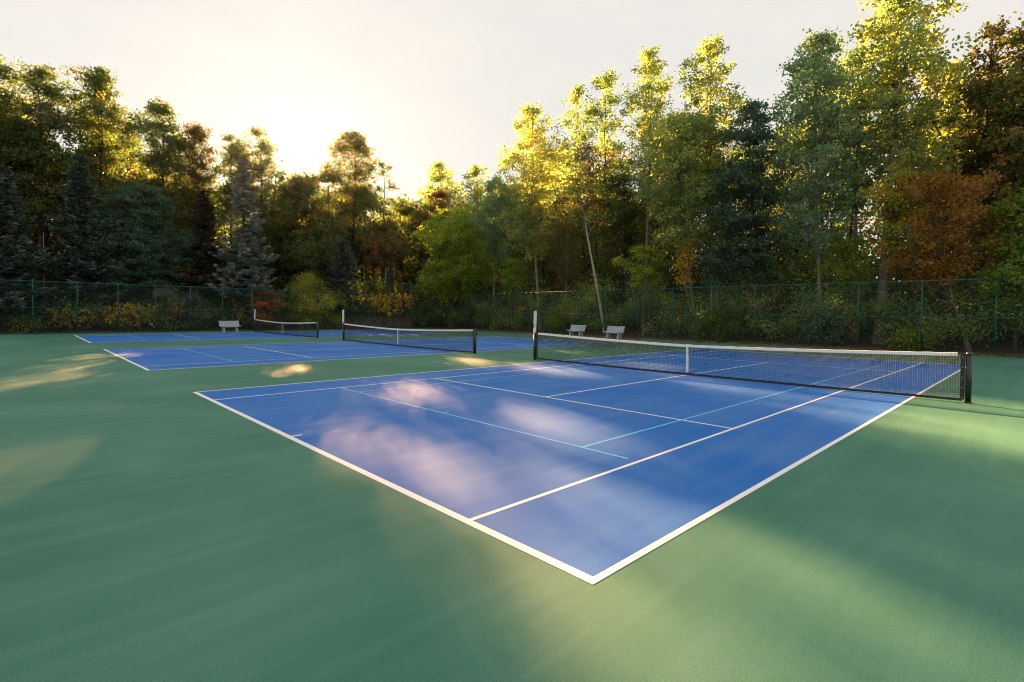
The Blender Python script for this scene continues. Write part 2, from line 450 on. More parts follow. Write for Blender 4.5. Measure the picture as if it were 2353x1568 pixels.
COURTS = [0.0, 16.45, 33.05]
hl, hw2 = 11.885, 5.485
for cy in COURTS:
    t = sheet('tennis_court', [(-hl, hl, cy-hw2, cy+hw2)], 0.0016, M['blue'])
    tag(t, kind='structure')
    lw = 0.05
    rc = []
    bl = 0.085
    rc += [(-hl, -hl+bl, cy-hw2, cy+hw2), (hl-bl, hl, cy-hw2, cy+hw2)]                       # baselines
    for s in (-1, 1):
        y0 = cy+s*hw2
        rc.append((-hl+bl, hl-bl, min(y0, y0-s*0.062), max(y0, y0-s*0.062)))                       # doubles sidelines
        y1 = cy+s*4.115
        rc.append((-hl+bl, hl-bl, min(y1, y1-s*lw), max(y1, y1-s*lw)))                       # singles sidelines
        xs = s*6.40
        rc.append((min(xs, xs-s*lw), max(xs, xs-s*lw), cy-4.115+lw, cy+4.115-lw))           # service lines
        xm = s*(hl-bl)
        rc.append((min(xm, xm-s*0.15), max(xm, xm-s*0.15), cy-0.025, cy+0.025))             # centre marks
    rc.append((-6.40+lw, 6.40-lw, cy-0.025, cy+0.025))                                       # centre service line
    sheet('white_lines', rc, 0.0032, M['line'], t)
    rc = []
    for s in (-1, 1):                                                                        # the youth court
        xb = s*9.145
        rc.append((min(xb, xb-s*0.04), max(xb, xb-s*0.04), cy-3.93, cy+3.93))
        y2 = cy+s*3.2
        rc += [(-9.105, -6.42, y2-0.02, y2+0.02), (-6.33, 6.33, y2-0.02, y2+0.02), (6.42, 9.105, y2-0.02, y2+0.02)]
        xm = s*9.105
        rc.append((min(xm, xm-s*0.12), max(xm, xm-s*0.12), cy-0.02, cy+0.02))
    sheet('light_blue_lines', rc, 0.0048, M['cyan'], t)

# fallen leaves
nL = 10500
u = rng.random(nL)
xs = FX-0.1-rng.exponential(1.3, nL)
ys = rng.uniform(-6, FY-0.3, nL)
k2 = 900
xs[:k2] = 12.0-np.abs(rng.normal(0, 2.2, k2))+rng.normal(0, .8, k2); ys[:k2] = rng.normal(10.8, 2.6, k2)
k3 = k2+500
xs[k2:k3] = rng.uniform(-20, FX-1, 500); ys[k2:k3] = FY-0.2-rng.exponential(0.45, 500)
k4 = k3+800
xs[k3:k4] = 19-17*rng.random(800)**1.6; ys[k3:k4] = rng.uniform(-4, 40, 800)
k5 = k4+4500
ys[k4:k5] = rng.uniform(-8, FY, 4500); xs[k4:k5] = FX-0.06-np.abs(rng.normal(0, 0.38, 4500))
okm = (xs < FX-0.05) & (ys < FY-0.1)
C = np.stack([xs, ys, rng.uniform(0.02, 0.035, nL)], 1)[okm]
n = len(C)
ang = rng.uniform(0, 2*np.pi, n); sz = rng.uniform(0.03, 0.08, n)*np.where(C[:, 0] < 2, 0.6, 1.0)
a = np.stack([np.cos(ang)*sz, np.sin(ang)*sz, rng.uniform(-.015, .02, n)], 1)
bb = np.stack([-np.sin(ang)*sz*.7, np.cos(ang)*sz*.7, rng.uniform(-.015, .02, n)], 1)
V = np.stack([C-a, C+bb, C+a, C-bb], 1).reshape(-1, 3)
o = mesh_np('fallen_leaves', V, np.arange(4*n).reshape(n, 4), LEAF['litter'], tone=rng.random(n))
tag(o, 'brown and tan fallen leaves scattered along the fence and over the far end of the courts', 'fallen leaves', kind='stuff')

# ------------------------------------------------------------------ fences
def chain_link(p0, p1, h, parent, step=0.062, rw=0.0015):
    """woven wire: two families of diagonal strands"""
    p0 = np.array(p0, float); p1 = np.array(p1, float)
    Lh = np.linalg.norm(p1-p0); dr = (p1-p0)/Lh; nrm = np.array([-dr[1], dr[0]])
    V = []; Q = []; o = 0
    for s in (1, -1):
        st = np.arange(-h if s == 1 else 0, Lh if s == 1 else Lh+h, step)
        for a0 in st:
            ta = np.linspace(0, h, 9)
            l0 = a0+s*ta
            okk = (l0 >= 0) & (l0 <= Lh)
            for i in range(8):
                if okk[i] and okk[i+1]:
                    A = np.array([*(p0+dr*l0[i]), 0.04+ta[i]]); B = np.array([*(p0+dr*l0[i+1]), 0.04+ta[i+1]])
                    t = (B-A)/np.linalg.norm(B-A)
                    n1 = np.array([nrm[0], nrm[1], 0])*rw*1.3; n2 = np.cross(t, n1/rw/1.3)*rw*1.3
                    off = n1*(1.0 if s == 1 else -1.0)
                    r3 = [n1, -0.5*n1+0.87*n2, -0.5*n1-0.87*n2]
                    V += [A+off+r for r in r3]+[B+off+r for r in r3]
                    for k in range(3):
                        Q.append((o+k, o+(k+1) % 3, o+3+(k+1) % 3, o+3+k))
                    o += 6
    return mesh_np('chain_link_mesh', np.array(V), np.array(Q), M['wire'], parent)

def fence(label, p0, p1, posts, thick, midgap=None):
    f = empty('chain_link_fence', (0, 0, 0), label, 'fence')
    p0 = np.array(p0, float); p1 = np.array(p1, float)
    for i, (px_, py_) in enumerate(posts):
        b = MB()
        r = 0.048 if i in thick else 0.032
        hh = FH+(0.10 if i in thick else 0.0)
        b.tube([(px_, py_, 0), (px_, py_, hh)], r, 10)
        b.dome((px_, py_, hh), r*1.15, r*1.0, 10, 3)
        b.tube([(px_, py_, FH*0.49-0.03), (px_, py_, FH*0.49+0.03)], r*1.25, 10)
        b.build('post', M['fence'], f, True)
    dr = (p1-p0)/np.linalg.norm(p1-p0); nrm = np.array([-dr[1], dr[0]])
    for nm, z, r in (('top_rail', FH-0.02, 0.024), ('middle_rail', FH*0.49, 0.019), ('bottom_rail', 0.09, 0.017)):
        b = MB(); b.tube([(*p0, z), (*p1, z)], r, 8); b.build(nm, M['fence'], f, True)
    chain_link(p0-nrm*0.06, p1-nrm*0.06, FH-0.05, f)
    return f
lp = [(-26.0+i*2.43, FY) for i in range(19)]
fence('long green chain link fence in front of the spruces along the far court', (-26.4, FY), (FX-0.06, FY),
      [p for p in lp if p[0] < FX-0.5], (5, 11))
rp_ = [(FX, FY), (FX, 40.4), (FX, 37.6), (FX, 34.6), (FX, 31.64), (FX, 28.6), (FX, 25.8), (FX, 23.1), (FX, 20.2), (FX, 17.3), (FX, 14.3), (FX, 11.4), (FX, 8.5), (FX, 5.65),
       (FX, 2.8), (FX, -0.05), (FX, -2.9), (FX, -5.75), (FX, -8.6), (FX, -11.5), (FX, -14.4)]
fence('tall green chain link fence running past the two grey benches on the right', (FX, FY), (FX, -14.6), rp_, (0, 6, 12))

# ------------------------------------------------------------------ nets, posts, score boards
def net_post(x, y, label, side):
    p = empty('net_post', (x, y, 0), label, 'net post', 'black posts that hold the nets')
    b = MB(); b.tube([(0,0,0),(0,0,1.045)], 0.052, 16); b.build('post_tube', M['black'], p, True)
    b = MB(); b.tube([(0,0,1.03),(0,0,1.055)], 0.057, 16); b.dome((0,0,1.055), 0.057, 0.045, 16); b.build('cap', M['black'], p, True)
    b = MB(); b.tube([(0,0,0.0),(0,0,0.03)], 0.065, 16); b.build('ground_sleeve', M['black'], p, True)
    b = MB()
    for z in (0.08+0.16*np.arange(6)):
        b = MB()
        b.tube([(0.02, -side*0.050, z), (0.02, -side*0.075, z+0.015), (0.0, -side*0.070, z+0.04)], 0.005, 5)
        b.build('lacing_hook', M['steel'], p)
    if side < 0:
        b = MB(); b.box(0.035, 0.075, -0.035, 0.035, 0.78, 0.98); b.build('winder', M['black'], p, False, 0.006)
    return p

def net(cy, label):
    half = 6.30
    root = empty('tennis_net', (0, cy, 0), label, 'tennis net')
    def ztop(y):
        a = abs(y)/half
        return 0.914+(1.065-0.914)*(a**1.25)-0.03*math.sin(math.pi*a)*(0.35)
    def zbot(y):
        a = abs(y)/half
        return 0.035+0.03*a-0.01*math.sin(math.pi*a)
    ys = np.linspace(-half, half, 281)
    zt = np.array([ztop(y) for y in ys]); zb = np.array([zbot(y) for y in ys])
    V = []; Q = []; o = 0
    def strand(P, r):
        nonlocal o
        vv, qq = tube(np.array(P), np.full(len(P), r), 4)
        V.append(vv); Q.append(qq+o); o += len(vv)
    rg = np.random.default_rng(int(cy*10)+3)
    nr = 21
    bow = lambda f: 0.0
    for i, y in enumerate(ys):
        P = []
        for k in range(8):
            f = k/7
            P.append((0.012*math.sin(f*9+i*0.3), y+0.004*math.sin(f*12+i*1.7), zb[i]+f*(zt[i]-zb[i]-0.03)))
        strand(P, 0.0027)
    sub = ys[::4]
    zts, zbs = zt[::4], zb[::4]
    for k in range(1, nr):
        f = k/nr
        strand([(0.012*math.sin(f*9+i*1.2), y, zbs[i]+f*(zts[i]-zbs[i]-0.02)+0.003*math.sin(i*0.9+k)) for i, y in enumerate(sub)], 0.0027)
    for i, y in enumerate(ys):                                                # second layer along the top six rows
        strand([(0.03, y+0.015, zt[i]-0.30), (0.03, y+0.015, zt[i]-0.03)], 0.0022)
    for k in range(1, 7):
        strand([(0.03, y, zts[i]-0.045*k-0.02) for i, y in enumerate(sub)], 0.0022)
    mesh_np('netting', np.concatenate(V), np.concatenate(Q), M['cord'], root)
    def band(name, y0, y1, z0f, z1f, th, m):
        yy = [y for y in ys if y0 <= y <= y1]
        b = MB()
        for j, y in enumerate(yy):
            wob = 0.003*math.sin(j*0.7)
            b.v += [(-th, y, z0f(y)), (th, y, z0f(y)), (th+wob*.5, y, z1f(y)+wob), (-th+wob*.5, y, z1f(y)+wob)]
        for j in range(len(yy)-1):
            a = 4*j
            for k in range(4):
                b.f.append((a+k, a+(k+1) % 4, a+4+(k+1) % 4, a+4+k))
        b.f += [(3,2,1,0), tuple(4*(len(yy)-1)+k for k in range(4))]
        return b.build(name, m, root)
    h = band('headband', -half+0.06, half-0.06, lambda y: ztop(y)-0.066, lambda y: ztop(y)+0.004, 0.036, M['tape'])
    b = MB()
    for y in (-half+0.13, -half+0.19, half-0.13, half-0.19):
        b = MB()
        b.tube([(-0.043, y, ztop(y)-0.03), (-0.035, y, ztop(y)-0.03)], 0.008, 8)
        b.build('grommet', M['ink'], h)
    band('bottom_band', -half, half, lambda y: zbot(y)-0.032, lambda y: zbot(y)+0.022, 0.012, M['sidetape'])
    for s in (-1, 1):
        b = MB()
        zt_, zb_ = ztop(half), zbot(half)
        n = 22
        for j in range(n+1):
            f = j/n; w = 0.004*math.sin(j*2.1)
            z = zb_+f*(zt_-zb_)
            b.v += [(-0.02+w, s*(half-0.035), z), (0.02+w, s*(half-0.035), z), (0.02-w, s*(half+0.035), z), (-0.02-w, s*(half+0.035), z)]
        for j in range(n):
            a = 4*j
            for k in range(4):
                b.f.append((a+k, a+(k+1) % 4, a+4+(k+1) % 4, a+4+k))
        b.f += [(3,2,1,0), (4*n, 4*n+1, 4*n+2, 4*n+3)]
        sb = b.build('side_band', M['sidetape'], root)
        b = MB()
        for z in np.linspace(0.1, 0.98, 5):
            b = MB()
            b.tube([(-0.028, s*(half-0.005), z), (-0.018, s*(half-0.005), z)], 0.011, 8)
            b.build('grommet', M['brass'], sb)
        P = []
        for j in range(15):
            z = 0.06+j*0.065
            P.append((0.0, s*(half+(0.02 if j % 2 == 0 else 0.062)), z))
        b = MB(); b.tube(P, 0.003, 4); b.build('lacing', M['cord'], root)
        b = MB(); b.tube([(0, s*(half-0.07), ztop(half)-0.03), (0, s*(half+0.09), ztop(half)-0.015)], 0.004, 5); b.build('cable', M['steel'], root)
    st = MB()
    zt0, zb0 = 0.925, 0.09
    for (x0, x1) in ((-0.046, -0.040), (0.040, 0.046)):
        st.box(x0, x1, -0.027, 0.027, zb0, zt0)
    st.box(-0.046, 0.046, -0.027, 0.027, zt0, zt0+0.006)
    s_ = st.build('centre_strap', M['tape'], root)
    b = MB(); b.box(-0.05, 0.05, -0.012, 0.012, 0.07, 0.09); b.build('buckle', M['steel'], s_)
    b = MB(); b.tube([(0,0,0.005),(0,0,0.08)], 0.006, 6); b.build('anchor_hook', M['steel'], s_)

net(COURTS[0], 'large tennis net with white headband across the nearest blue court')
net(COURTS[1], 'tennis net with black netting across the middle blue court')
net(COURTS[2], 'small looking tennis net across the farthest court, in front of the red sumac')
net_post(0, COURTS[0]-6.40, 'black round net post at the right edge, casting a long thin shadow', -1)
net_post(0, COURTS[0]+6.40, 'black net post of the nearest net that carries a score board with navy sliders', 1)
net_post(0, COURTS[1]-6.40, 'black net post with winder at the near end of the middle net', -1)
net_post(0, COURTS[1]+6.40, 'black net post under the score board of the middle net', 1)
net_post(0, COURTS[2]-6.40, 'black net post with winder at the near end of the farthest net', -1)
net_post(0, COURTS[2]+6.40, 'black net post under the score board beside the lone bench', 1)

def score_board(y, label, sliders, lean, rz):
    r = empty('score_board', (-0.02, y, 1.075), label, 'score board', 'white score boards on the net posts')
    r.rotation_euler = (lean, 0, rz)
    w, h, th = 0.082, 0.84, 0.012
    b = MB()
    pts = []
    for cx_, cz_, a0 in ((w-0.02, 0.02, -90), (w-0.02, h-0.02, 0), (-w+0.02, h-0.02, 90), (-w+0.02, 0.02, 180)):
        for k in range(4):
            a = R(a0+k*30); pts.append((cx_+0.02*math.cos(a), cz_+0.02*math.sin(a)))
    n = len(pts)
    b.v = [(-th, -p[0], p[1]) for p in pts]+[(th, -p[0], p[1]) for p in pts]
    b.f = [tuple(range(n)), tuple(range(2*n-1, n-1, -1))]+[(i, n+i, n+(i+1) % n, (i+1) % n) for i in range(n)]
    b.build('panel', M['board'], r)
    b = MB()
    for s in (-1, 1):
        for k in range(13):
            z = 0.80-k*0.052
            b.box(-th-0.003, -th-0.0005, s*0.055-0.007, s*0.055+0.007, z-0.011, z+0.011)
    b.build('number_marks', M['ink'], r)
    b = MB()
    for k in range(11):
        z = 0.74-k*0.055
        b.box(-th-0.003, -th-0.0005, -0.014, 0.014, z-0.016, z+0.016)
    b.build('faded_lettering', M['greyink'], r)
    for (yy, zz, mm) in sliders:
        b = MB(); b.ball((-th-0.018, yy, zz), 0.026); b.build('slider_knob', M[mm], r, True)
    b = MB(); b.box(-0.03, 0.03, -0.05, 0.05, -0.05, 0.0); b.build('bracket', M['steel'], r, False, 0.004)
score_board(COURTS[0]+6.40, 'tall white score board with two navy knobs halfway, left end of the nearest net',
            [(0.040, 0.30, 'navy'), (0.040, 0.225, 'navy'), (-0.07, 0.105, 'yellow'), (-0.07, 0.06, 'yellow')], 0.035, R(-12))
score_board(COURTS[1]+6.40, 'white score board with dark knobs at its foot, left end of the middle net',
            [(-0.065, 0.09, 'navy'), (-0.065, 0.045, 'navy'), (0.05, 0.10, 'yellow'), (0.05, 0.05, 'yellow')], -0.01, R(8))
score_board(COURTS[2]+6.40, 'white score board leaning left in front of the red sumac, farthest net',
            [(0.045, 0.74, 'navy'), (0.045, 0.06, 'navy')], 0.05, R(15))

# ------------------------------------------------------------------ benches
def make_bench():
    r = empty('park_bench', (0, 0, 0), '', 'bench', 'grey slatted benches by the fence')
    half = 0.78
    n = 18
    t = np.linspace(-1, 1, n)
    def slat(b, prof_y, prof_z, wy, wz, tilt, bow_y, bow_z):
        o = len(b.v)
        for s in t:
            x = s*half; cy_ = prof_y+bow_y*s*s; cz_ = prof_z+bow_z*s*s
            ca, sa = math.cos(tilt), math.sin(tilt)
            for (u_, v_) in ((-wy, -wz), (wy, -wz), (wy, wz), (-wy, wz)):
                b.v.append((x, cy_+u_*ca-v_*sa, cz_+u_*sa+v_*ca))
        for j in range(n-1):
            a = o+4*j
            for k in range(4):
                b.f.append((a+k, a+(k+1) % 4, a+4+(k+1) % 4, a+4+k))
        b.f += [(o+3, o+2, o+1, o), tuple(o+4*(n-1)+k for k in range(4))]
    b = MB()                                                   # seat: five long curved slats, front is -y
    for k in range(6):
        slat(b, -0.24+k*0.083, 0.435-0.012*k+(0.02 if k == 0 else 0), 0.036, 0.013, -0.05 if k else 0.25, -0.05, 0.045)
    b.build('seat', M['bench'], r)
    b = MB()
    for k in range(7):
        f = k/6
        slat(b, 0.205+0.16*f, 0.47+f*0.40, 0.022, 0.011, R(68), -0.07, 0.035)
    bk = b.build('backrest', M['bench'], r)
    b = MB()
    for x in (-0.42, 0.0, 0.42):
        b = MB()
        b.tube([(x, 0.21, 0.40), (x, 0.235, 0.46), (x, 0.31, 0.66), (x, 0.385, 0.85)], 0.016, 6)
        b.build('back_brace', M['bench'], bk)
    for s in (-1, 1):                                           # arched end frame: two splayed feet joined under the seat
        x = s*0.50
        outl = [(-0.25,0),(-0.14,0),(-0.12,0.10),(-0.09,0.20),(-0.03,0.27),(0.03,0.27),(0.08,0.20),(0.11,0.10),(0.14,0),(0.27,0),
                (0.235,0.14),(0.23,0.28),(0.24,0.415),(-0.23,0.415),(-0.20,0.28),(-0.21,0.14)]
        n2 = len(outl)
        b = MB()
        def strip(i0, i1, i2, i3):
            q = [outl[i] for i in (i0, i1, i2, i3)]
            b.add([(x-0.045, p[0], p[1]) for p in q]+[(x+0.045, p[0], p[1]) for p in q],
                  [(0,1,2,3),(7,6,5,4),(0,4,5,1),(1,5,6,2),(2,6,7,3),(3,7,4,0)])
        strip(0,1,2,15); strip(15,2,3,14); strip(14,3,4,13); strip(4,5,12,13); strip(5,6,11,12); strip(6,7,10,11); strip(7,8,9,10)
        b.build('leg_frame', M['benchleg'], r)
    return r
def copy_tree(o, parent=None):
    c = o.copy(); col.objects.link(c)
    if parent is not None: c.parent = parent
    for ch in list(o.children): copy_tree(ch, c)
    return c
bn = make_bench()
for i, (x, y, rz, lab) in enumerate([
    (17.75, 18.75, -92, 'grey slatted bench nearer the white score board, first of the pair by the right fence'),
    (17.50, 14.95, -92, 'grey slatted bench standing right of its twin, in front of the right fence'),
    (-1.75, 40.1, 3, 'lone grey slatted bench by the far fence, left of the farthest net')]):
    o = bn if i == 0 else copy_tree(bn)
    o.location = (x, y, 0.0); o.rotation_euler = (0, 0, R(rz)); o['label'] = lab

# ------------------------------------------------------------------ things beyond the fence
def behind(px, d):
    """a point d metres beyond the fence in the direction of photograph column px"""
    r = ray(px, 700)
    h = r[:2]/np.linalg.norm(r[:2])
    t1 = (FY-CAM[1])/h[1] if h[1] > 1e-3 else 1e9
    t2 = (FX-CAM[0])/h[0] if h[0] > 1e-3 else 1e9
    t = min(t1, t2)+d
    p = CAM[:2]+h*t
    return p, t
def height_at(px, py, t):
    r = ray(px, py)
    return CAM[2]+r[2]/np.linalg.norm(r[:2])*t
def mpp(p):
    return float((np.array([p[0]-CAM[0], p[1]-CAM[1], 0]) @ _d))/F0

# retaining wall
w = empty('retaining_wall', (0, 0, 0), 'low brown block retaining wall behind the fence, under the golden vine', 'wall')
b = MB(); cap = MB()
for row in range(6):
    x = 7.5+(0.22 if row % 2 else 0)
    while x < 18.6:
        dd = random.uniform(-0.012, 0.012)
        b.box(x, x+0.43, 44.1+dd+row*0.015, 44.5, 0.02+row*0.205, 0.02+row*0.205+0.198)
        x += 0.44
b.build('blocks', M['block'], w, False, 0.012)
x = 7.4
while x < 18.6:
    cap.box(x, x+0.60, 44.12, 44.6, 1.252, 1.33); x += 0.605
cap.build('capstones', M['block'], w, False, 0.01)

def backstop(px0, px1, d, ytop, label):
    p0, t0 = behind(px0, d); p1, t1 = behind(px1, d)
    z = height_at(px0, ytop, t0)
    r = empty('backstop_screen', (p0[0], p0[1], 0.0), label, 'backstop', 'pole framed screens behind the golden vine')
    q = p1-p0
    for (x, y) in ((0, 0), (q[0], q[1])):
        b = MB(); b.tube([(x, y, 0), (x, y, z)], 0.026, 8); b.dome((x, y, z), 0.04, 0.04, 8, 3); b.build('pole', M['steel'], r, True)
    b = MB(); b.tube([(0,0,z-0.9),(q[0],q[1],z-0.9)], 0.02, 6); b.build('cross_rail', M['steel'], r, True)
    b = MB(); b.tube([(0,0,z-0.05),(q[0],q[1],z-0.05)], 0.02, 6); b.build('cross_rail', M['steel'], r, True)
    b = MB()
    nrm = np.array([-q[1], q[0]]); nrm /= np.linalg.norm(nrm); nrm *= 0.03
    b.add([(nrm[0],nrm[1],0.3),(q[0]+nrm[0],q[1]+nrm[1],0.3),(q[0]+nrm[0],q[1]+nrm[1],z-0.06),(nrm[0],nrm[1],z-0.06),
           (nrm[0]*1.3,nrm[1]*1.3,0.3),(q[0]+nrm[0]*1.3,q[1]+nrm[1]*1.3,0.3),(q[0]+nrm[0]*1.3,q[1]+nrm[1]*1.3,z-0.06),(nrm[0]*1.3,nrm[1]*1.3,z-0.06)],
          [(0,1,2,3),(7,6,5,4),(0,4,5,1),(1,5,6,2),(2,6,7,3),(3,7,4,0)])
    b.build('screen_panel', M['screen'], r)
backstop(885.5, 905.5, 3.0, 620, 'taller brown screen between two thin silver poles above the golden vine')
backstop(923.5, 942.5, 2.4, 651, 'shorter brown screen with a bright silver pole, right of the taller screen')
p, t = behind(101.5, 3.4)
r_ = empty('metal_pole', (p[0], p[1], 0), 'thin pale metal pole standing between the two left spruces', 'pole')
zt = height_at(101.5, 535, t)
b = MB(); b.tube([(0,0,0),(0,0,zt)], [0.04, 0.03], 8); b.build('shaft', M['steel'], r_, True)
b = MB(); b.dome((0,0,zt), 0.045, 0.05, 8, 3); b.build('cap', M['steel'], r_, True)

# ------------------------------------------------------------------ trees
def env(u, kind):
    if kind == 'tall':   return np.minimum(np.clip((1.02-u)/0.30, 0.05, 1)**0.6, np.clip((u+0.06)/0.3, 0.1, 1)**0.6)
    if kind == 'flat':   return np.clip(1-np.abs(u-0.55)*1.1, 0.35, 1)
    if kind == 'spread': return np.clip(np.sin(np.pi*np.clip(0.12+0.85*u, 0, 0.97)), 0.05, 1)**0.5
    return np.clip(np.sin(np.pi*np.clip(0.08+0.88*u, 0, 0.98)**0.9), 0.05, 1)**0.55

def broadleaf(name, label, px, top, hw, bot, d, leaf, bark='bark_dark', shape='round', nl=13, dens=1.0, size=0.17, flat=1.0,
              tr=None, seed=0, lean=0.0, fork=0.0, cat='tree', group=None, cull=True, tone0=0.5, tspread=0.2, trunk_top=0.93, pxb=None):
    rg = np.random.default_rng(1000+seed)
    p, t = behind(px, d)
    k = mpp(p)
    z0 = float(bank(p[0], p[1]))
    H = height_at(px, top, t)
    zb = max(height_at(px, bot, t), z0+0.3)
    Rr = hw*k
    pb = behind(pxb, d)[0] if pxb is not None else p
    off = p-pb
    root = empty(name, (pb[0], pb[1], z0), label, cat, group)
    base = np.array([pb[0], pb[1], z0])
    # trunk
    tb = TB()
    n = 12
    hh = np.linspace(0, 1, n)
    wob = np.cumsum(rg.normal(0, 0.05, (n, 2)), 0)*(H/18)
    tx = off[0]*np.minimum(hh*1.6, 1)+wob[:, 0]*hh
    ty = off[1]*np.minimum(hh*1.6, 1)+wob[:, 1]*hh
    TP = np.stack([tx, ty, -0.2+hh*(H*trunk_top-z0)], 1)
    rt = tr if tr else 0.010*H
    tb.add(TP, rt*(1-0.88*hh**0.9)*(1+0.5*np.exp(-hh*14)), 9)
    def trunk_at(z):
        f = np.clip((z-z0+0.2)/(H*trunk_top-z0), 0, 1)
        return np.array([np.interp(f, hh, TP[:, 0]), np.interp(f, hh, TP[:, 1]), TP[0, 2]+f*(TP[-1, 2]-TP[0, 2])]), f
    Cs = []; tones = []
    ga = rg.uniform(0, 6.28)
    ph = rg.uniform(0, 6.28, 6)
    def lump(an, u):                                  # lopsided crown: some sides and heights reach farther out
        return np.clip(0.88+0.22*np.sin(an+ph[0])+0.17*np.sin(2*an+5*u+ph[1])+0.15*np.sin(3*an-9*u+ph[2])+0.13*np.sin(13*u+ph[3]), 0.38, 1.3)
    for i in range(nl):
        u = (i+0.5+rg.uniform(-.45, .45))/nl
        e = float(env(np.array(u), shape))*Rr
        ga += 2.4+rg.normal(0, 0.35)
        e *= float(lump(ga, u))
        lr = max(0.9, min(e*0.68, 3.0))*rg.uniform(0.55, 1.12)
        zc = zb+u*(H-zb)
        zc = min(zc, H-lr*0.9*flat)
        rad = max(e-lr*0.75, 0)*rg.uniform(0.45, 1.3)
        if u > 0.9: rad *= 0.4
        tp, f = trunk_at(zc)
        c = np.array([off[0]*1.0+rad*math.cos(ga)+ (tp[0]-off[0])*0.5, off[1]+rad*math.sin(ga)+(tp[1]-off[1])*0.5, zc-z0])
        # limb
        s, fs = trunk_at(max(zc-rad*0.75-0.6, zb*0.55+z0*0.45 if zb > 3 else z0+0.8*rg.random()))
        mid = s*0.45+c*0.55+np.array([0, 0, -0.12*rad])+rg.normal(0, 0.12, 3)
        r0 = rt*(1-0.88*fs**0.9)*0.5+0.015
        tb.add(np.stack([s, s*0.75+mid*0.25, mid, c+np.array([0, 0, lr*0.2])]), [r0, r0*0.8, r0*0.55, 0.018], 6)
        nc = max(6, int(dens*12.5*lr**2*(0.55+0.45*flat)))
        dv = norm(rg.normal(size=(nc, 3)))
        dv[:, 2] = np.where(dv[:, 2] < -0.35, -dv[:, 2]*0.6, dv[:, 2])
        cc = c+dv*np.array([1, 1, 0.95*flat])*lr*(0.30+0.75*rg.random((nc, 1))**0.6)
        for q in cc[::max(1, nc//9)]:
            mq = c*0.4+q*0.6+rg.normal(0, 0.08, 3)
            if not cull or sunlit((q+base)[None])[0] < 0.3:
                tb.add(np.stack([c, mq, q]), [0.022, 0.014, 0.006], 4)
        per = 31
        rc = 0.22*max(1.0, lr/1.9)
        L = np.repeat(cc, per, 0)+rg.normal(size=(nc*per, 3))*rc*np.array([1, 1, 0.8*flat])
        Cs.append(L)
        lt = rg.normal(0, tspread*0.5)
        ct = np.repeat(rg.normal(0, tspread*0.6, nc), per)
        tones.append(tone0+lt+ct+rg.normal(0, tspread*0.7, nc*per))
    # loose clumps between the main boughs
    nf = int(0.32*sum(len(c_) for c_ in Cs)/31)
    u = rg.random(nf); e = env(u, shape)*Rr*1.05
    an = rg.uniform(0, 6.28, nf); e = e*lump(an, u); rr = e*np.sqrt(rg.random(nf))
    zf = zb+u*(H-zb)
    ax = np.array([trunk_at(z)[0] for z in zf])
    cc = np.stack([(off[0]+ax[:, 0])/2+rr*np.cos(an), (off[1]+ax[:, 1])/2+rr*np.sin(an), zf-z0-0.25], 1)
    for q, a_ in zip(cc[::3], ax[::3]):
        st_ = a_+np.array([0, 0, -0.5*np.linalg.norm(q[:2]-a_[:2])])
        tb.add(np.stack([st_, st_*0.4+q*0.6, q]), [0.03, 0.018, 0.006], 4)
    Cs.append(np.repeat(cc, 40, 0)+rg.normal(size=(nf*40, 3))*np.array([.25, .25, .22*flat]))
    tones.append(tone0+np.repeat(rg.normal(0, tspread*0.7, nf), 40)+rg.normal(0, tspread*0.7, nf*40))
    C = np.concatenate(Cs); tn = np.concatenate(tones)
    V, Q = tb.get()
    mesh_np('trunk', V, Q, M[bark], root, smooth=True)
    def fin(kp):
        V, Q = leafquads(C[kp], size*1.16, 0.68, rg, droop=0.25)
        mesh_np('crown', V, Q, LEAF[leaf], root, tone=np.clip(tn[kp], 0, 1))
    if cull:
        PENDING.append((C+base, size*size*0.47, fin))
    else:
        fin(np.ones(len(C), bool))
    return root

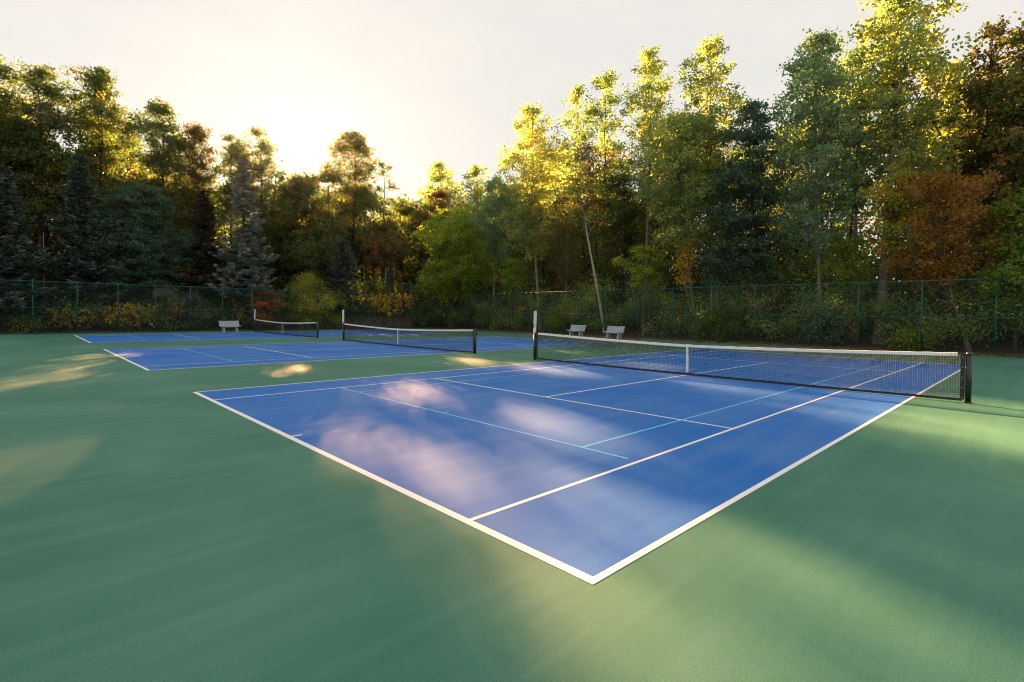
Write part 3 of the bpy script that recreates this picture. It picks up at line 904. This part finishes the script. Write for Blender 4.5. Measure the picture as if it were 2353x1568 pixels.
def spruce(label, px, top, hw, bot, d, leaf, seed, gaps=0.1, name='spruce_tree', droop=0.34):
    rg = np.random.default_rng(500+seed)
    p, t = behind(px, d)
    k = mpp(p)
    z0 = float(bank(p[0], p[1]))
    H = height_at(px, top, t)-z0
    Rr = hw*k
    zb = max(height_at(px, bot, t)-z0, 0.3)
    root = empty(name, (p[0], p[1], z0), label, 'spruce')
    tb = TB()
    hh = np.linspace(0, 1, 8)
    tb.add(np.stack([0.05*np.sin(hh*5), 0.05*np.cos(hh*4), -0.2+hh*H], 1), 0.013*H*(1-0.93*hh)+0.01, 8)
    A = []; B = []; Cn = []; tones = []
    z = zb
    while z < H-0.15:
        u = (z-zb)/(H-zb)
        rad = Rr*1.12*(1-u)**0.78*(0.80+0.28*math.sin(z*2.3+seed)*0.6+0.1*rg.normal())+0.12
        nb = int(8+6*(1-u))
        a0 = rg.uniform(0, 6.28)
        for j in range(nb):
            if rg.random() < gaps: continue
            an = a0+2*math.pi*j/nb+rg.normal(0, 0.15)
            rl = rad*rg.uniform(0.68, 1.15)
            ns = 7
            s = np.linspace(0, 1, ns)
            dz = -droop*rl*np.sin(s*2.2)+0.16*rl*s**3+0.25*rl*u*s
            P = np.stack([np.cos(an)*rl*s, np.sin(an)*rl*s, z+dz+rg.normal(0, .05)], 1)
            if sunlit((P[4]+np.array([p[0], p[1], z0]))[None])[0] > 0.3 and sunlit((P[2]+np.array([p[0], p[1], z0]))[None])[0] > 0.3:
                continue
            tb.add(P[::2], np.linspace(0.03, 0.008, len(P[::2])), 4)
            m = max(10, int(rl*52))
            f = 0.18+0.82*rg.random(m)**0.75
            pos = np.stack([np.interp(f, s, P[:, i]) for i in range(3)], 1)
            out_ = np.array([math.cos(an), math.sin(an), 0.0]); side = np.array([-math.sin(an), math.cos(an), 0.0])
            sg = rg.choice([-1, 1], m)[:, None]
            w = (0.16+0.30*rl*(1-f)*0.55)[:, None]*rg.random((m, 1))
            pos = pos+side*sg*w+np.array([0, 0, -1])*w*0.35+rg.normal(0, .03, (m, 3))
            dirv = norm(out_*0.8+side*sg*0.75+rg.normal(0, .3, (m, 3))+np.array([0, 0, 0.12]))
            wid = norm(np.cross(dirv, norm(np.array([0, 0, 1.0])+rg.normal(0, .55, (m, 3)))))
            ln = rg.uniform(0.18, 0.36, (m, 1))
            Cn.append(pos); A.append(dirv*ln); B.append(wid*0.062*rg.uniform(.8, 1.4, (m, 1)))
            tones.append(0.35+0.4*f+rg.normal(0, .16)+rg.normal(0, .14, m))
        z += (0.30+0.14*rg.random())*(0.75+0.4*(1-u))
    C = np.concatenate(Cn); A = np.concatenate(A); B = np.concatenate(B); tn = np.concatenate(tones)
    V, Q = tb.get()
    mesh_np('trunk', V, Q, M['bark_dark'], root, smooth=True)
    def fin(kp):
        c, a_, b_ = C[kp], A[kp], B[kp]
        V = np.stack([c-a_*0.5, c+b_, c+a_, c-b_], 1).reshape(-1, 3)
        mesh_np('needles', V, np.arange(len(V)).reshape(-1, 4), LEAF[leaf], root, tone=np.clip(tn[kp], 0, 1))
    PENDING.append((C+np.array([p[0], p[1], z0]), 0.026, fin))

spruce('dark blue green spruce at the left edge overhanging the fence', 8, 372, 92, 690, 1.9, 'spruced', 1, 0.12)
spruce('ragged thin spruce with see-through branches, second from the left edge', 186, 350, 80, 665, 3.2, 'spruced', 2, 0.30)
spruce('pale blue grey spruce with full cone shape, the clearest of the spruces', 560, 358, 66, 668, 2.6, 'spruce', 3, 0.06)
spruce('brown half dead spruce just left of the pale blue spruce', 470, 430, 58, 662, 4.2, 'deadspr', 4, 0.25)
spruce('small blue grey spruce below the sun, behind the yellow green sapling', 788, 545, 58, 700, 2.0, 'spruced', 5, 0.10)

T = broadleaf
OAK = 'oak_tree'
# left bank, from the left edge to the dip under the sun
T(OAK, 'dark oak with the crown cut by the left edge of the photograph', -30, 130, 95, 500, 8, 'oak', nl=24, dens=.9, seed=1, tr=.30)
T(OAK, 'tall dark oak with thick bare trunk behind the ragged spruce', 95, 152, 75, 520, 7, 'oak', nl=24, dens=.8, seed=2, tr=.34)
T(OAK, 'round topped oak with open gaps through its crown, right of the ragged spruce', 235, 158, 92, 520, 8, 'oak', nl=25, dens=.75, seed=3, tr=.28)
T(OAK, 'stepped oak whose top slopes down to the right, above the dark locust', 372, 236, 78, 540, 8, 'oak', nl=22, dens=.85, seed=4)
T(OAK, 'oak with rusty patches in its crown behind the brown spruce', 455, 286, 62, 520, 9, 'oakrust', nl=17, tone0=.25, seed=5)
T(OAK, 'dark oak crown rising just behind the tip of the pale blue spruce', 530, 312, 55, 520, 9, 'oak', nl=17, seed=6)
T(OAK, 'oak with a feathery top left of the sun, right of the pale blue spruce', 602, 298, 58, 530, 7, 'oak', nl=13, dens=.9, seed=7, tone0=.6)
T(OAK, 'low crowned oak directly below the sun', 692, 408, 72, 610, 6, 'oak', nl=19, dens=2.1, seed=8, tone0=.6)
T(OAK, 'oak filling the gap between the low oak under the sun and the open oak', 748, 398, 52, 600, 9, 'oak', nl=19, dens=2.0, seed=50, tone0=.6)
T(OAK, 'open oak with dark visible trunk just right of the sun', 812, 303, 76, 560, 6, 'oak', nl=17, dens=.72, seed=9, tr=.26, tone0=.62, shape='spread')
T(OAK, 'thin leaning oak with a bare forked top right of the open oak', 880, 372, 38, 560, 8, 'oak', nl=9, dens=.6, seed=10, tone0=.6)
T(OAK, 'dark low oak in the notch of the skyline', 925, 446, 58, 640, 9, 'oak', nl=12, dens=1.1, seed=11)
T('ash_tree', 'pale backlit tree behind the red brown crown in the middle of the skyline', 1000, 374, 62, 560, 12, 'poplar', nl=13, dens=.85, seed=12, tone0=.55)
T('maple_tree', 'red brown crowned tree among green ones in the middle of the skyline', 1010, 438, 42, 560, 8, 'redbrown', nl=9, dens=.9, seed=13)
T('ash_tree', 'yellow green backlit tree with a thin top left of the golden poplar', 1090, 384, 55, 600, 9, 'poplar', nl=12, dens=.9, seed=14)
T('maple_tree', 'broad yellow green maple over the golden vine, near the corner of the fence', 1042, 478, 104, 684, 1.8, 'maple', nl=24, dens=.62, seed=15, shape='spread', tone0=.5)
T('locust_tree', 'dark green locust with layered drooping boughs left of the brown spruce', 335, 425, 108, 664, 3.5, 'locust', nl=22, dens=.9, size=.15, flat=.5, seed=16, shape='spread')
T('willow_tree', 'soft grey green tree with a thin brown trunk left of the golden poplar', 1135, 405, 58, 600, 4, 'greypop', 'bark', nl=13, dens=.9, seed=17, tr=.13, tone0=.45)
# right bank
T('poplar_tree', 'golden lit poplar with a straight pale trunk at the middle of the picture', 1218, 243, 78, 590, 3.2, 'poplar', 'bark', 'tall', 22, .9, .17, seed=18, tr=.17, tone0=.66, pxb=1243)
T('poplar_tree', 'wispy poplar with thin see-through top above the white trunked birch', 1325, 196, 56, 520, 4.5, 'poplar', 'bark', 'tall', 18, .7, .17, seed=19, tr=.12, tone0=.45, pxb=1400)
T('poplar_tree', 'slim poplar with a dark top right of the wispy poplar', 1392, 166, 56, 520, 5.5, 'poplar', 'bark_dark', 'tall', 19, .8, .17, seed=20, tr=.17, tone0=.45, pxb=1465)
T('birch_tree', 'leaning birch with a white trunk rising from the undergrowth', 1345, 330, 48, 520, 2.6, 'oakrust', 'bark_pale', 'round', 10, .55, .15, seed=21, tr=.14, pxb=1392, tone0=.55)
T('poplar_tree', 'narrow pointed yellow green poplar left of the broad crowned tall one', 1484, 116, 58, 470, 5, 'poplar', 'bark', 'tall', 19, .8, .17, seed=22, tr=.17, tone0=.55)
T('poplar_tree', 'tall poplar with spreading see-through crown, second tallest on the right', 1622, 88, 92, 460, 4.5, 'poplar', 'bark', 'round', 20, .72, .18, seed=23, tr=.20, tone0=.6, pxb=1640)
T('poplar_tree', 'wide low yellow green tree filling the space below the two tall poplars', 1560, 262, 112, 575, 2.6, 'poplar', 'bark', 'spread', 26, .62, .17, seed=24, tr=.15, tone0=.5, pxb=1605)
T('maple_tree', 'small bright green maple low above the fence, under the poplars', 1478, 566, 58, 655, 1.6, 'maple', 'bark', 'flat', 10, .8, .15, flat=.6, seed=25, tr=.07, tone0=.5)
T('locust_tree', 'large dark blue green locust with fan shaped boughs on the right', 1722, 236, 108, 640, 3.0, 'locust', 'bark_dark', 'spread', 26, .85, .15, flat=.5, seed=26, tr=.2, pxb=1775)
T('locust_tree', 'low drooping blue green locust bough over the fence right of the bright maple', 1648, 560, 52, 660, 1.4, 'locust', 'bark', 'flat', 9, .9, .14, flat=.5, seed=27, tr=.1)
T('cottonwood_tree', 'grey green cottonwood with leaning trunk in front of the dark locust', 1872, 74, 100, 560, 2.2, 'greypop', 'bark', 'round', 24, .75, .17, seed=28, tr=.17, tone0=.5, pxb=1890)
T('cottonwood_tree', 'grey green tree with a small pointed top left of the tallest tree', 1962, 112, 68, 480, 4.5, 'greypop', 'bark', 'tall', 18, .95, .17, seed=29, tr=.16, tone0=.4)
T('cottonwood_tree', 'tallest tree with a thick straight trunk and golden crown cut by the top edge', 2040, -40, 118, 400, 3.2, 'poplar', 'bark', 'round', 22, .68, .19, seed=30, tr=.32, tone0=.6, pxb=2024)
T('ash_tree', 'yellow lit leafy crown just right of the tallest tree', 2165, 148, 70, 480, 6, 'poplar', 'bark_dark', 'round', 14, .9, .18, seed=31, tone0=.62)
T(OAK, 'dark tree with a golden edge near the right end of the skyline', 2262, 66, 92, 480, 5, 'oakrust', 'bark_dark', 'round', 17, .8, .18, seed=32, tone0=.35)
T(OAK, 'dark oak at the right edge of the picture', 2368, 38, 92, 500, 4, 'oak', 'bark_dark', 'round', 17, .9, .18, seed=33, tone0=.65)
T('maple_tree', 'rusty orange maple with a thin curved trunk on the right', 2150, 390, 128, 650, 1.8, 'orange', 'bark', 'spread', 26, .36, .15, seed=34, tr=.11, pxb=2232, tone0=.42)
T('maple_tree', 'amber and green tree wrapped round the thick trunk of the tallest tree', 2058, 395, 62, 600, 2.2, 'maple', 'bark_dark', 'tall', 11, .75, .15, seed=35, tr=.08, tone0=.75)
T('maple_tree', 'leafy green tree low at the right edge behind the fence', 2335, 440, 82, 720, 1.5, 'maple', 'bark_dark', 'spread', 17, .8, .15, seed=36, tr=.09, tone0=.12)
T('ash_tree', 'brown twiggy small tree between the golden poplar and the birch', 1300, 440, 52, 650, 4, 'oakrust', 'bark', 'round', 12, .55, .14, seed=37, tr=.09, tone0=.5)
T('maple_tree', 'small yellowing tree left of the thick trunk of the tallest tree', 1945, 540, 52, 660, 1.8, 'maple', 'bark_dark', 'round', 9, .7, .14, seed=38, tr=.07, tone0=.2)
T('maple_tree', 'small yellow leaved sapling with a leaning stem left of the drooping locust', 1572, 548, 26, 650, 1.3, 'gold', 'bark', 'tall', 5, .3, .14, seed=39, tr=.06, pxb=1608, tone0=.3)
T('maple_tree', 'young yellow flecked tree beside the golden poplar trunk', 1178, 590, 40, 668, 1.6, 'maple', 'bark_dark', 'round', 9, .7, .14, seed=40, tr=.06, tone0=.35)
T('ash_tree', 'dark green tree standing behind the small blue grey spruce', 745, 470, 70, 660, 5, 'oak', 'bark_dark', 'round', 13, 1.0, .16, seed=41, tone0=.6)
T('ash_tree', 'golden brown tree between the small spruce and the broad maple', 880, 505, 60, 660, 5, 'oakrust', 'bark_dark', 'round', 12, .8, .16, seed=42, tone0=.55)
T('ash_tree', 'dark tree filling the gap under the slim poplars', 1430, 400, 70, 640, 7, 'oak', 'bark_dark', 'round', 13, .9, .17, seed=43, tone0=.45)

# ------------------------------------------------------------------ shrubs in front of the wood
T('sapling', 'yellow green sapling taller than the fence, behind the farthest net', 705, 628, 52, 752, 0.7, 'maple', 'bark', 'round', 13, .8, .11, seed=60, tr=.05, tone0=.62, cat='sapling', cull=False)
T('sapling', 'slender yellow green bush right of the tall sapling, against the block wall', 762, 664, 36, 745, 0.6, 'maple', 'bark', 'round', 8, .7, .11, seed=61, tr=.04, tone0=.55, cat='sapling', cull=False)
T('sumac_shrub', 'red and orange sumac behind the fence, left of the yellow green sapling', 605, 664, 52, 748, 0.8, 'sumac', 'bark_dark', 'spread', 12, .8, .13, flat=.6, seed=62, tr=.04, cat='shrub', cull=False)
def vine(name, label, px0, px1, ytop, ylow, d, n, size, leaf, seed, tone0=0.5, ragged=1.0, up=False):
    """climber: hanging strands (or arching canes when up) with large leaves along them"""
    rg = np.random.default_rng(3000+seed)
    p0, t0 = behind((px0+px1)/2, d)
    z0 = 0.0
    root = empty(name, (p0[0], p0[1], z0), label, 'vine')
    tb = TB(); L = []
    ns = max(6, int(n/16))
    for i in range(ns):
        f = np.clip(rg.beta(1.6, 1.6), 0, 1)
        px = px0+(px1-px0)*f
        pt, t = behind(px, d+rg.normal(0, .10))
        zt = height_at(px, ytop+rg.normal(0, 3), t)
        low = ylow-(ylow-ytop)*(abs(f-0.5)*2)**1.5*0.55*ragged
        zl = height_at(px, ytop+(low-ytop)*rg.uniform(0.15, 1.0), t)
        k = 7
        s_ = np.linspace(0, 1, k)
        sway = np.cumsum(rg.normal(0, .10, (k, 2)), 0)
        if up:
            zz = 0.1+(zt-0.1)*np.sin(s_*1.9)/math.sin(1.9)*rg.uniform(.5, 1.0)
            sway = sway*2.0+np.outer(s_, rg.normal(0, .55, 2))
        else:
            zz = zt+(zl-zt)*s_
            if d > 0: sway[:, 1] = sway[:, 1]*0.4
        P = np.stack([pt[0]-p0[0]+sway[:, 0], pt[1]-p0[1]+np.abs(sway[:, 1])*(1 if d > 0 else .4), zz], 1)
        tb.add(P, np.linspace(.012, .005, k), 4)
        m = 16 if not up else 18
        fl = rg.random(m)**(0.8 if not up else 0.6)
        q = np.stack([np.interp(fl, s_, P[:, j]) for j in range(3)], 1)+rg.normal(0, 0.11, (m, 3))
        L.append(q)
    if not up:                                         # runner along the fence top
        xs_ = np.linspace(px0, px1, 12)
        P = []
        for px in xs_:
            pt, t = behind(px, d); P.append((pt[0]-p0[0], pt[1]-p0[1], height_at(px, ytop, t)+rg.normal(0, .05)))
        tb.add(P, np.full(12, .015), 5)
    C = np.concatenate(L)
    C[:, 2] = np.maximum(C[:, 2], .05)
    V, Q = tb.get(); mesh_np('stem', V, Q, M['bark_dark'], root)
    V, Q = leafquads(C, size, 0.85, rg, droop=.6)
    mesh_np('leaves', V, Q, LEAF[leaf], root, tone=np.clip(tone0+rg.normal(0, .25, len(C)), 0, 1))
vine('golden_vine', 'golden leaved vine draped over the fence top near the corner', 812, 962, 677, 738, -0.09, 1000, .21, 'gold', 1)
vine('golden_vine', 'thin strands of golden vine hanging right of the big golden vine', 962, 1052, 675, 716, -0.08, 150, .19, 'gold', 2)
vine('grape_vine', 'long low yellow vine behind the far fence, left of the lone bench', 228, 455, 700, 764, 0.5, 950, .20, 'gold', 3, .3, up=True)
vine('grape_vine', 'small yellow vine behind the far fence near the left edge', 118, 205, 712, 752, 0.5, 280, .19, 'gold', 4, .2, up=True)
T('shrub', 'grey green shrub behind the fence just left of the lone bench', 440, 672, 40, 762, 0.9, 'greydark', 'bark_dark', 'round', 9, .8, .12, seed=67, tr=.03, cat='shrub', cull=False)
T('shrub', 'pale green bushy shrub at the middle of the far fence left half', 380, 664, 30, 750, 0.8, 'greydark', 'bark_dark', 'tall', 8, .7, .12, seed=68, tr=.03, cat='shrub', cull=False, tone0=.85)
T('shrub', 'yellow tinged shrub behind the left bench of the pair', 1285, 700, 26, 765, 0.8, 'maple', 'bark_dark', 'tall', 7, .5, .10, seed=69, tr=.03, cat='shrub', cull=False, tone0=.55)
T('shrub', 'yellow green shrub behind the fence to the right of the benches', 1660, 700, 55, 785, 0.9, 'maple', 'bark_dark', 'round', 11, .7, .11, seed=70, tr=.03, cat='shrub', cull=False, tone0=.05)
T('shrub', 'leafy pale shrub behind the fence below the thick trunk', 1905, 700, 50, 790, 0.9, 'greypop', 'bark_dark', 'round', 11, .7, .11, seed=71, tr=.03, cat='shrub', cull=False, tone0=.2)
T('shrub', 'yellow flecked low shrub at the fence foot below the orange maple', 2090, 760, 60, 808, 0.7, 'maple', 'bark_dark', 'flat', 10, .6, .10, seed=72, tr=.03, cat='shrub', cull=False, tone0=.45)

# undergrowth along both fences: one uncountable mass
def undergrowth():
    rg = np.random.default_rng(77)
    Cs = []; tn = []; mi = []
    for side, a0, a1 in ((0, -24.0, FX+6), (1, -13.0, FY+4)):
        n = int((a1-a0)*15)
        al = rg.uniform(a0, a1, n)
        dep = rg.uniform(0.55, 4.2, n)
        hmax = (1.9 if side == 0 else 2.9)+0.7*np.sin(al*0.9+side)+0.4*np.sin(al*2.3)
        hmax = hmax*(0.8+0.12*dep)
        for i in range(n):
            x, y = (al[i], FY+dep[i]) if side == 0 else (FX+dep[i], al[i])
            if side == 0 and 7.0 < x < 19 and dep[i] < 1.7:
                continue
            z = rg.uniform(0.1, 1.0)**0.8*hmax[i]+float(bank(np.array(x), np.array(y)))
            m = 85
            c = np.array([x, y, z])+rg.normal(size=(m, 3))*np.array([.32, .32, .26])
            lim = 0.22
            if side == 0: c[:, 1] = np.maximum(c[:, 1], FY+lim)
            else: c[:, 0] = np.maximum(c[:, 0], FX+lim)
            c[:, 2] = np.maximum(c[:, 2], 0.06)
            Cs.append(c)
            tn.append(0.45+rg.normal(0, .2)+rg.normal(0, .16, m))
            mi.append(np.full(m, 1 if (side == 0 and rg.random() < .55) or rg.random() < .2 else (2 if rg.random() < 0.05 else 0)))
    for i in range(420):                                     # brambles on the bank above the block wall
        c = np.array([rg.uniform(6, 21), FY+rg.uniform(2.3, 7), rg.uniform(.6, 5.2)])+rg.normal(size=(90, 3))*np.array([.4, .4, .34])
        Cs.append(c); tn.append(0.42+rg.normal(0, .2)+rg.normal(0, .16, 90)); mi.append(np.full(90, 0))
    C = np.concatenate(Cs); tn = np.concatenate(tn); mi = np.concatenate(mi)
    V, Q = leafquads(C, 0.13, 0.7, rg)
    o = mesh_np('undergrowth', V, Q, [LEAF['dark'], LEAF['greydark'], LEAF['gold']], tone=np.clip(tn, 0, 1), midx=mi)
    tag(o, 'dark tangled undergrowth of shrubs along the outside of both fences', 'undergrowth', kind='stuff')
undergrowth()

# the wood behind the first trees: one mass
def woodland():
    rg = np.random.default_rng(91)
    Cs = []; tn = []; mi = []
    tb = TB()
    sky = [(-400,120),(-30,150),(95,190),(235,200),(372,270),(455,330),(602,350),(692,398),(760,400),(812,400),(905,470),(1000,410),(1090,420),(1218,330),(1325,300),(1392,260),(1484,220),(1622,220),(1722,270),(1872,190),(1962,190),(2040,150),(2165,190),(2262,120),(2368,90),(2700,60),(4000,60)]
    sx = [s[0] for s in sky]; sy = [s[1] for s in sky]
    for i in range(150):
        px = rg.uniform(-420, 2780) if i > 40 else rg.uniform(-100, 1100)
        d = rg.uniform(9, 34)
        p, t = behind(px, d)
        if t > 130: continue
        z0 = float(bank(p[0], p[1]))
        H = height_at(px, np.interp(px, sx, sy)+(rg.uniform(5, 110) if 630 < px < 960 else (rg.uniform(30, 150) if px > 1150 else rg.uniform(70, 230))), t)
        H = max(H, 6.0)
        Rr = rg.uniform(2.2, 3.6)
        hh = np.linspace(0, 1, 6)
        tb.add(np.stack([p[0]+rg.normal(0, .15, 6), p[1]+rg.normal(0, .15, 6), z0-.2+hh*H*.92], 1), 0.2*(1-.8*hh), 6)
        nc = int(46*H/14)
        zb = rg.uniform(1.5, 5.0)
        u = rg.random(nc)
        e = env(u, 'round')*Rr
        an = rg.uniform(0, 6.28, nc); rr = e*np.sqrt(rg.random(nc))
        cc = np.stack([p[0]+rr*np.cos(an), p[1]+rr*np.sin(an), z0+zb+u*(H-zb-.6)], 1)
        m = 52
        c = np.repeat(cc, m, 0)+rg.normal(size=(nc*m, 3))*np.array([.62, .62, .42])
        tone = np.repeat(rg.normal(.45, .16, nc), m)+rg.normal(0, .14, nc*m)
        Cs.append(c); tn.append(tone)
        mi.append(np.full(len(c), rg.choice([0, 0, 0, 1, 2])))
    # low scrub inside the wood closes the view between the trunks
    for i in range(900):
        px = rg.uniform(-420, 2780); d = rg.uniform(4.5, 16)
        p, t = behind(px, d)
        z0 = float(bank(p[0], p[1]))
        c = np.array([p[0], p[1], z0+rg.uniform(.3, 4.6)])+rg.normal(size=(110, 3))*np.array([.8, .8, .55])
        Cs.append(c); tn.append(rg.normal(.4, .15)+rg.normal(0, .14, len(c))); mi.append(np.full(len(c), rg.choice([0, 0, 1, 3])))
    for i in range(75):                                     # more wood round the corner, added to shade the lower right bank
        p = np.array([rg.uniform(23, 80), rg.uniform(46, 84)])
        v = np.array([p[0], p[1], CAM[2]])-CAM
        px = CX0+F0*float(v @ _r2)/float(v @ _d); t = float(np.linalg.norm(v[:2]))
        z0 = float(bank(p[0], p[1]))
        H = min(height_at(px, np.interp(px, sx, sy)+rg.uniform(15, 110), t), 24.0)
        Rr = rg.uniform(2.6, 4.0); hh = np.linspace(0, 1, 6)
        tb.add(np.stack([p[0]+rg.normal(0, .15, 6), p[1]+rg.normal(0, .15, 6), z0-.2+hh*H*.92], 1), 0.2*(1-.8*hh), 6)
        nc = int(52*H/14); zb = rg.uniform(1.0, 3.5); u = rg.random(nc)
        e = env(u, 'round')*Rr; an = rg.uniform(0, 6.28, nc); rr = e*np.sqrt(rg.random(nc))
        cc = np.stack([p[0]+rr*np.cos(an), p[1]+rr*np.sin(an), z0+zb+u*(H-zb-.6)], 1)
        c = np.repeat(cc, 44, 0)+rg.normal(size=(nc*44, 3))*np.array([.7, .7, .5])
        Cs.append(c); tn.append(np.repeat(rg.normal(.45, .16, nc), 44)+rg.normal(0, .14, nc*44)); mi.append(np.full(len(c), rg.choice([0, 0, 1, 2])))
    for i in range(1500):
        px = rg.uniform(-420, 2780); d = rg.uniform(14, 60)
        p, t = behind(px, d)
        z0 = float(bank(p[0], p[1]))
        c = np.array([p[0], p[1], z0+rg.uniform(.3, 7.5)])+rg.normal(size=(70, 3))*np.array([1.2, 1.2, .8])
        Cs.append(c); tn.append(rg.normal(.4, .15)+rg.normal(0, .14, len(c))); mi.append(np.full(len(c), rg.choice([0, 0, 1, 3])))
    C = np.concatenate(Cs); tn = np.concatenate(tn); mi = np.concatenate(mi)
    far = np.hypot(C[:, 0]-CAM[0], C[:, 1]-CAM[1])
    size = np.interp(far, [40, 65, 110], [0.24, 0.36, 0.6])
    TV, TQ = tb.get()
    def fin(kp):
        V, Q = leafquads(C[kp], size[kp][:, None], 0.72, rg)
        allV = np.concatenate([V, TV]); allQ = np.concatenate([Q, TQ+len(V)])
        o = mesh_np('woodland', allV, allQ, [LEAF['oak'], LEAF['oakrust'], LEAF['poplar'], LEAF['dark'], M['bark_dark']],
                    tone=np.concatenate([np.clip(tn[kp], 0, 1), np.zeros(len(TQ))]), midx=np.concatenate([mi[kp], np.full(len(TQ), 4)]))
        tag(o, 'deep autumn woodland seen between and behind the front trees', 'woodland', kind='stuff')
    PENDING.append((C, size**2*0.37, fin))
woodland()
finish_foliage()

# ------------------------------------------------------------------ light
wd = bpy.data.worlds.new('World'); sc.world = wd; wd.use_nodes = True
nt = wd.node_tree; nt.nodes.clear()
out = nt.nodes.new('ShaderNodeOutputWorld'); bg = nt.nodes.new('ShaderNodeBackground')
sk = nt.nodes.new('ShaderNodeTexSky'); sk.sky_type = 'NISHITA'; sk.sun_disc = False
sk.sun_elevation = SUN_EL; sk.sun_rotation = math.pi/2-SUN_AZ
sk.altitude = 200; sk.air_density = 1.0; sk.dust_density = 3.0; sk.ozone_density = 1.0
# thin high cloud veil, cream white, over the clear sky
tc = nt.nodes.new('ShaderNodeTexCoord')
mp = nt.nodes.new('ShaderNodeMapping'); mp.inputs['Scale'].default_value = (1.0, 1.6, 3.5)
nz = nt.nodes.new('ShaderNodeTexNoise'); nz.inputs['Scale'].default_value = 2.2; nz.inputs['Detail'].default_value = 6
nt.links.new(tc.outputs['Generated'], mp.inputs['Vector']); nt.links.new(mp.outputs['Vector'], nz.inputs['Vector'])
mr = nt.nodes.new('ShaderNodeMapRange')
mr.inputs['From Min'].default_value = 0.3; mr.inputs['From Max'].default_value = 0.75
mr.inputs['To Min'].default_value = 0.986; mr.inputs['To Max'].default_value = 0.994
nt.links.new(nz.outputs['Fac'], mr.inputs['Value'])
mx = nt.nodes.new('ShaderNodeMixRGB')
cr = nt.nodes.new('ShaderNodeMixRGB')
cr.inputs['Color1'].default_value = (1.52, 1.48, 1.41, 1); cr.inputs['Color2'].default_value = (1.67, 1.58, 1.44, 1)
nz2 = nt.nodes.new('ShaderNodeTexNoise'); nz2.inputs['Scale'].default_value = 1.7; nz2.inputs['Detail'].default_value = 7; nz2.inputs['Roughness'].default_value = 0.6
nt.links.new(mp.outputs['Vector'], nz2.inputs['Vector'])
mr2 = nt.nodes.new('ShaderNodeMapRange'); mr2.inputs['From Min'].default_value = 0.35; mr2.inputs['From Max'].default_value = 0.68
nt.links.new(nz2.outputs['Fac'], mr2.inputs['Value']); nt.links.new(mr2.outputs['Result'], cr.inputs['Fac'])
nt.links.new(cr.outputs['Color'], mx.inputs['Color2'])
nt.links.new(mr.outputs['Result'], mx.inputs['Fac'])
nt.links.new(sk.outputs['Color'], mx.inputs['Color1'])
nt.links.new(mx.outputs['Color'], bg.inputs['Color'])
bg.inputs['Strength'].default_value = 0.05
nt.links.new(bg.outputs['Background'], out.inputs['Surface'])

sd = bpy.data.lights.new('sun', 'SUN'); sd.energy = 5.0; sd.angle = R(0.7); sd.color = (1.0, 0.51, 0.205)
so = bpy.data.objects.new('sun', sd); col.objects.link(so)
so.rotation_euler = Vector(SUN.tolist()).to_track_quat('Z', 'Y').to_euler()
so.location = (20, 60, 40)

# thin haze volume added to imitate the lens glow around the sun
HAZE = 0.000008
if HAZE:
    hb = MB(); hb.box(-70, 75, -45, 125, -1.2, 32)
    hm = bpy.data.materials.new('sun_glow_haze'); hm.use_nodes = True
    hn = hm.node_tree; hn.nodes.clear()
    ho = hn.nodes.new('ShaderNodeOutputMaterial'); pv = hn.nodes.new('ShaderNodeVolumePrincipled')
    pv.inputs['Color'].default_value = (0.95, 0.93, 0.9, 1); pv.inputs['Density'].default_value = HAZE; pv.inputs['Anisotropy'].default_value = 0.92
    hn.links.new(pv.outputs['Volume'], ho.inputs['Volume'])
    tag(hb.build('haze', hm), 'thin added haze that makes the glow around the sun', 'haze', kind='stuff')

# ------------------------------------------------------------------ render
sc.view_settings.view_transform = 'Standard'
sc.view_settings.look = 'None'
sc.view_settings.exposure = 3.45
sc.view_settings.gamma = 1.0
sc.cycles.use_denoising = True
sc.cycles.filter_width = 1.1
sc.cycles.adaptive_threshold = 0.006
sc.cycles.max_bounces = 6
sc.cycles.diffuse_bounces = 3
sc.cycles.transmission_bounces = 4
sc.cycles.glossy_bounces = 2
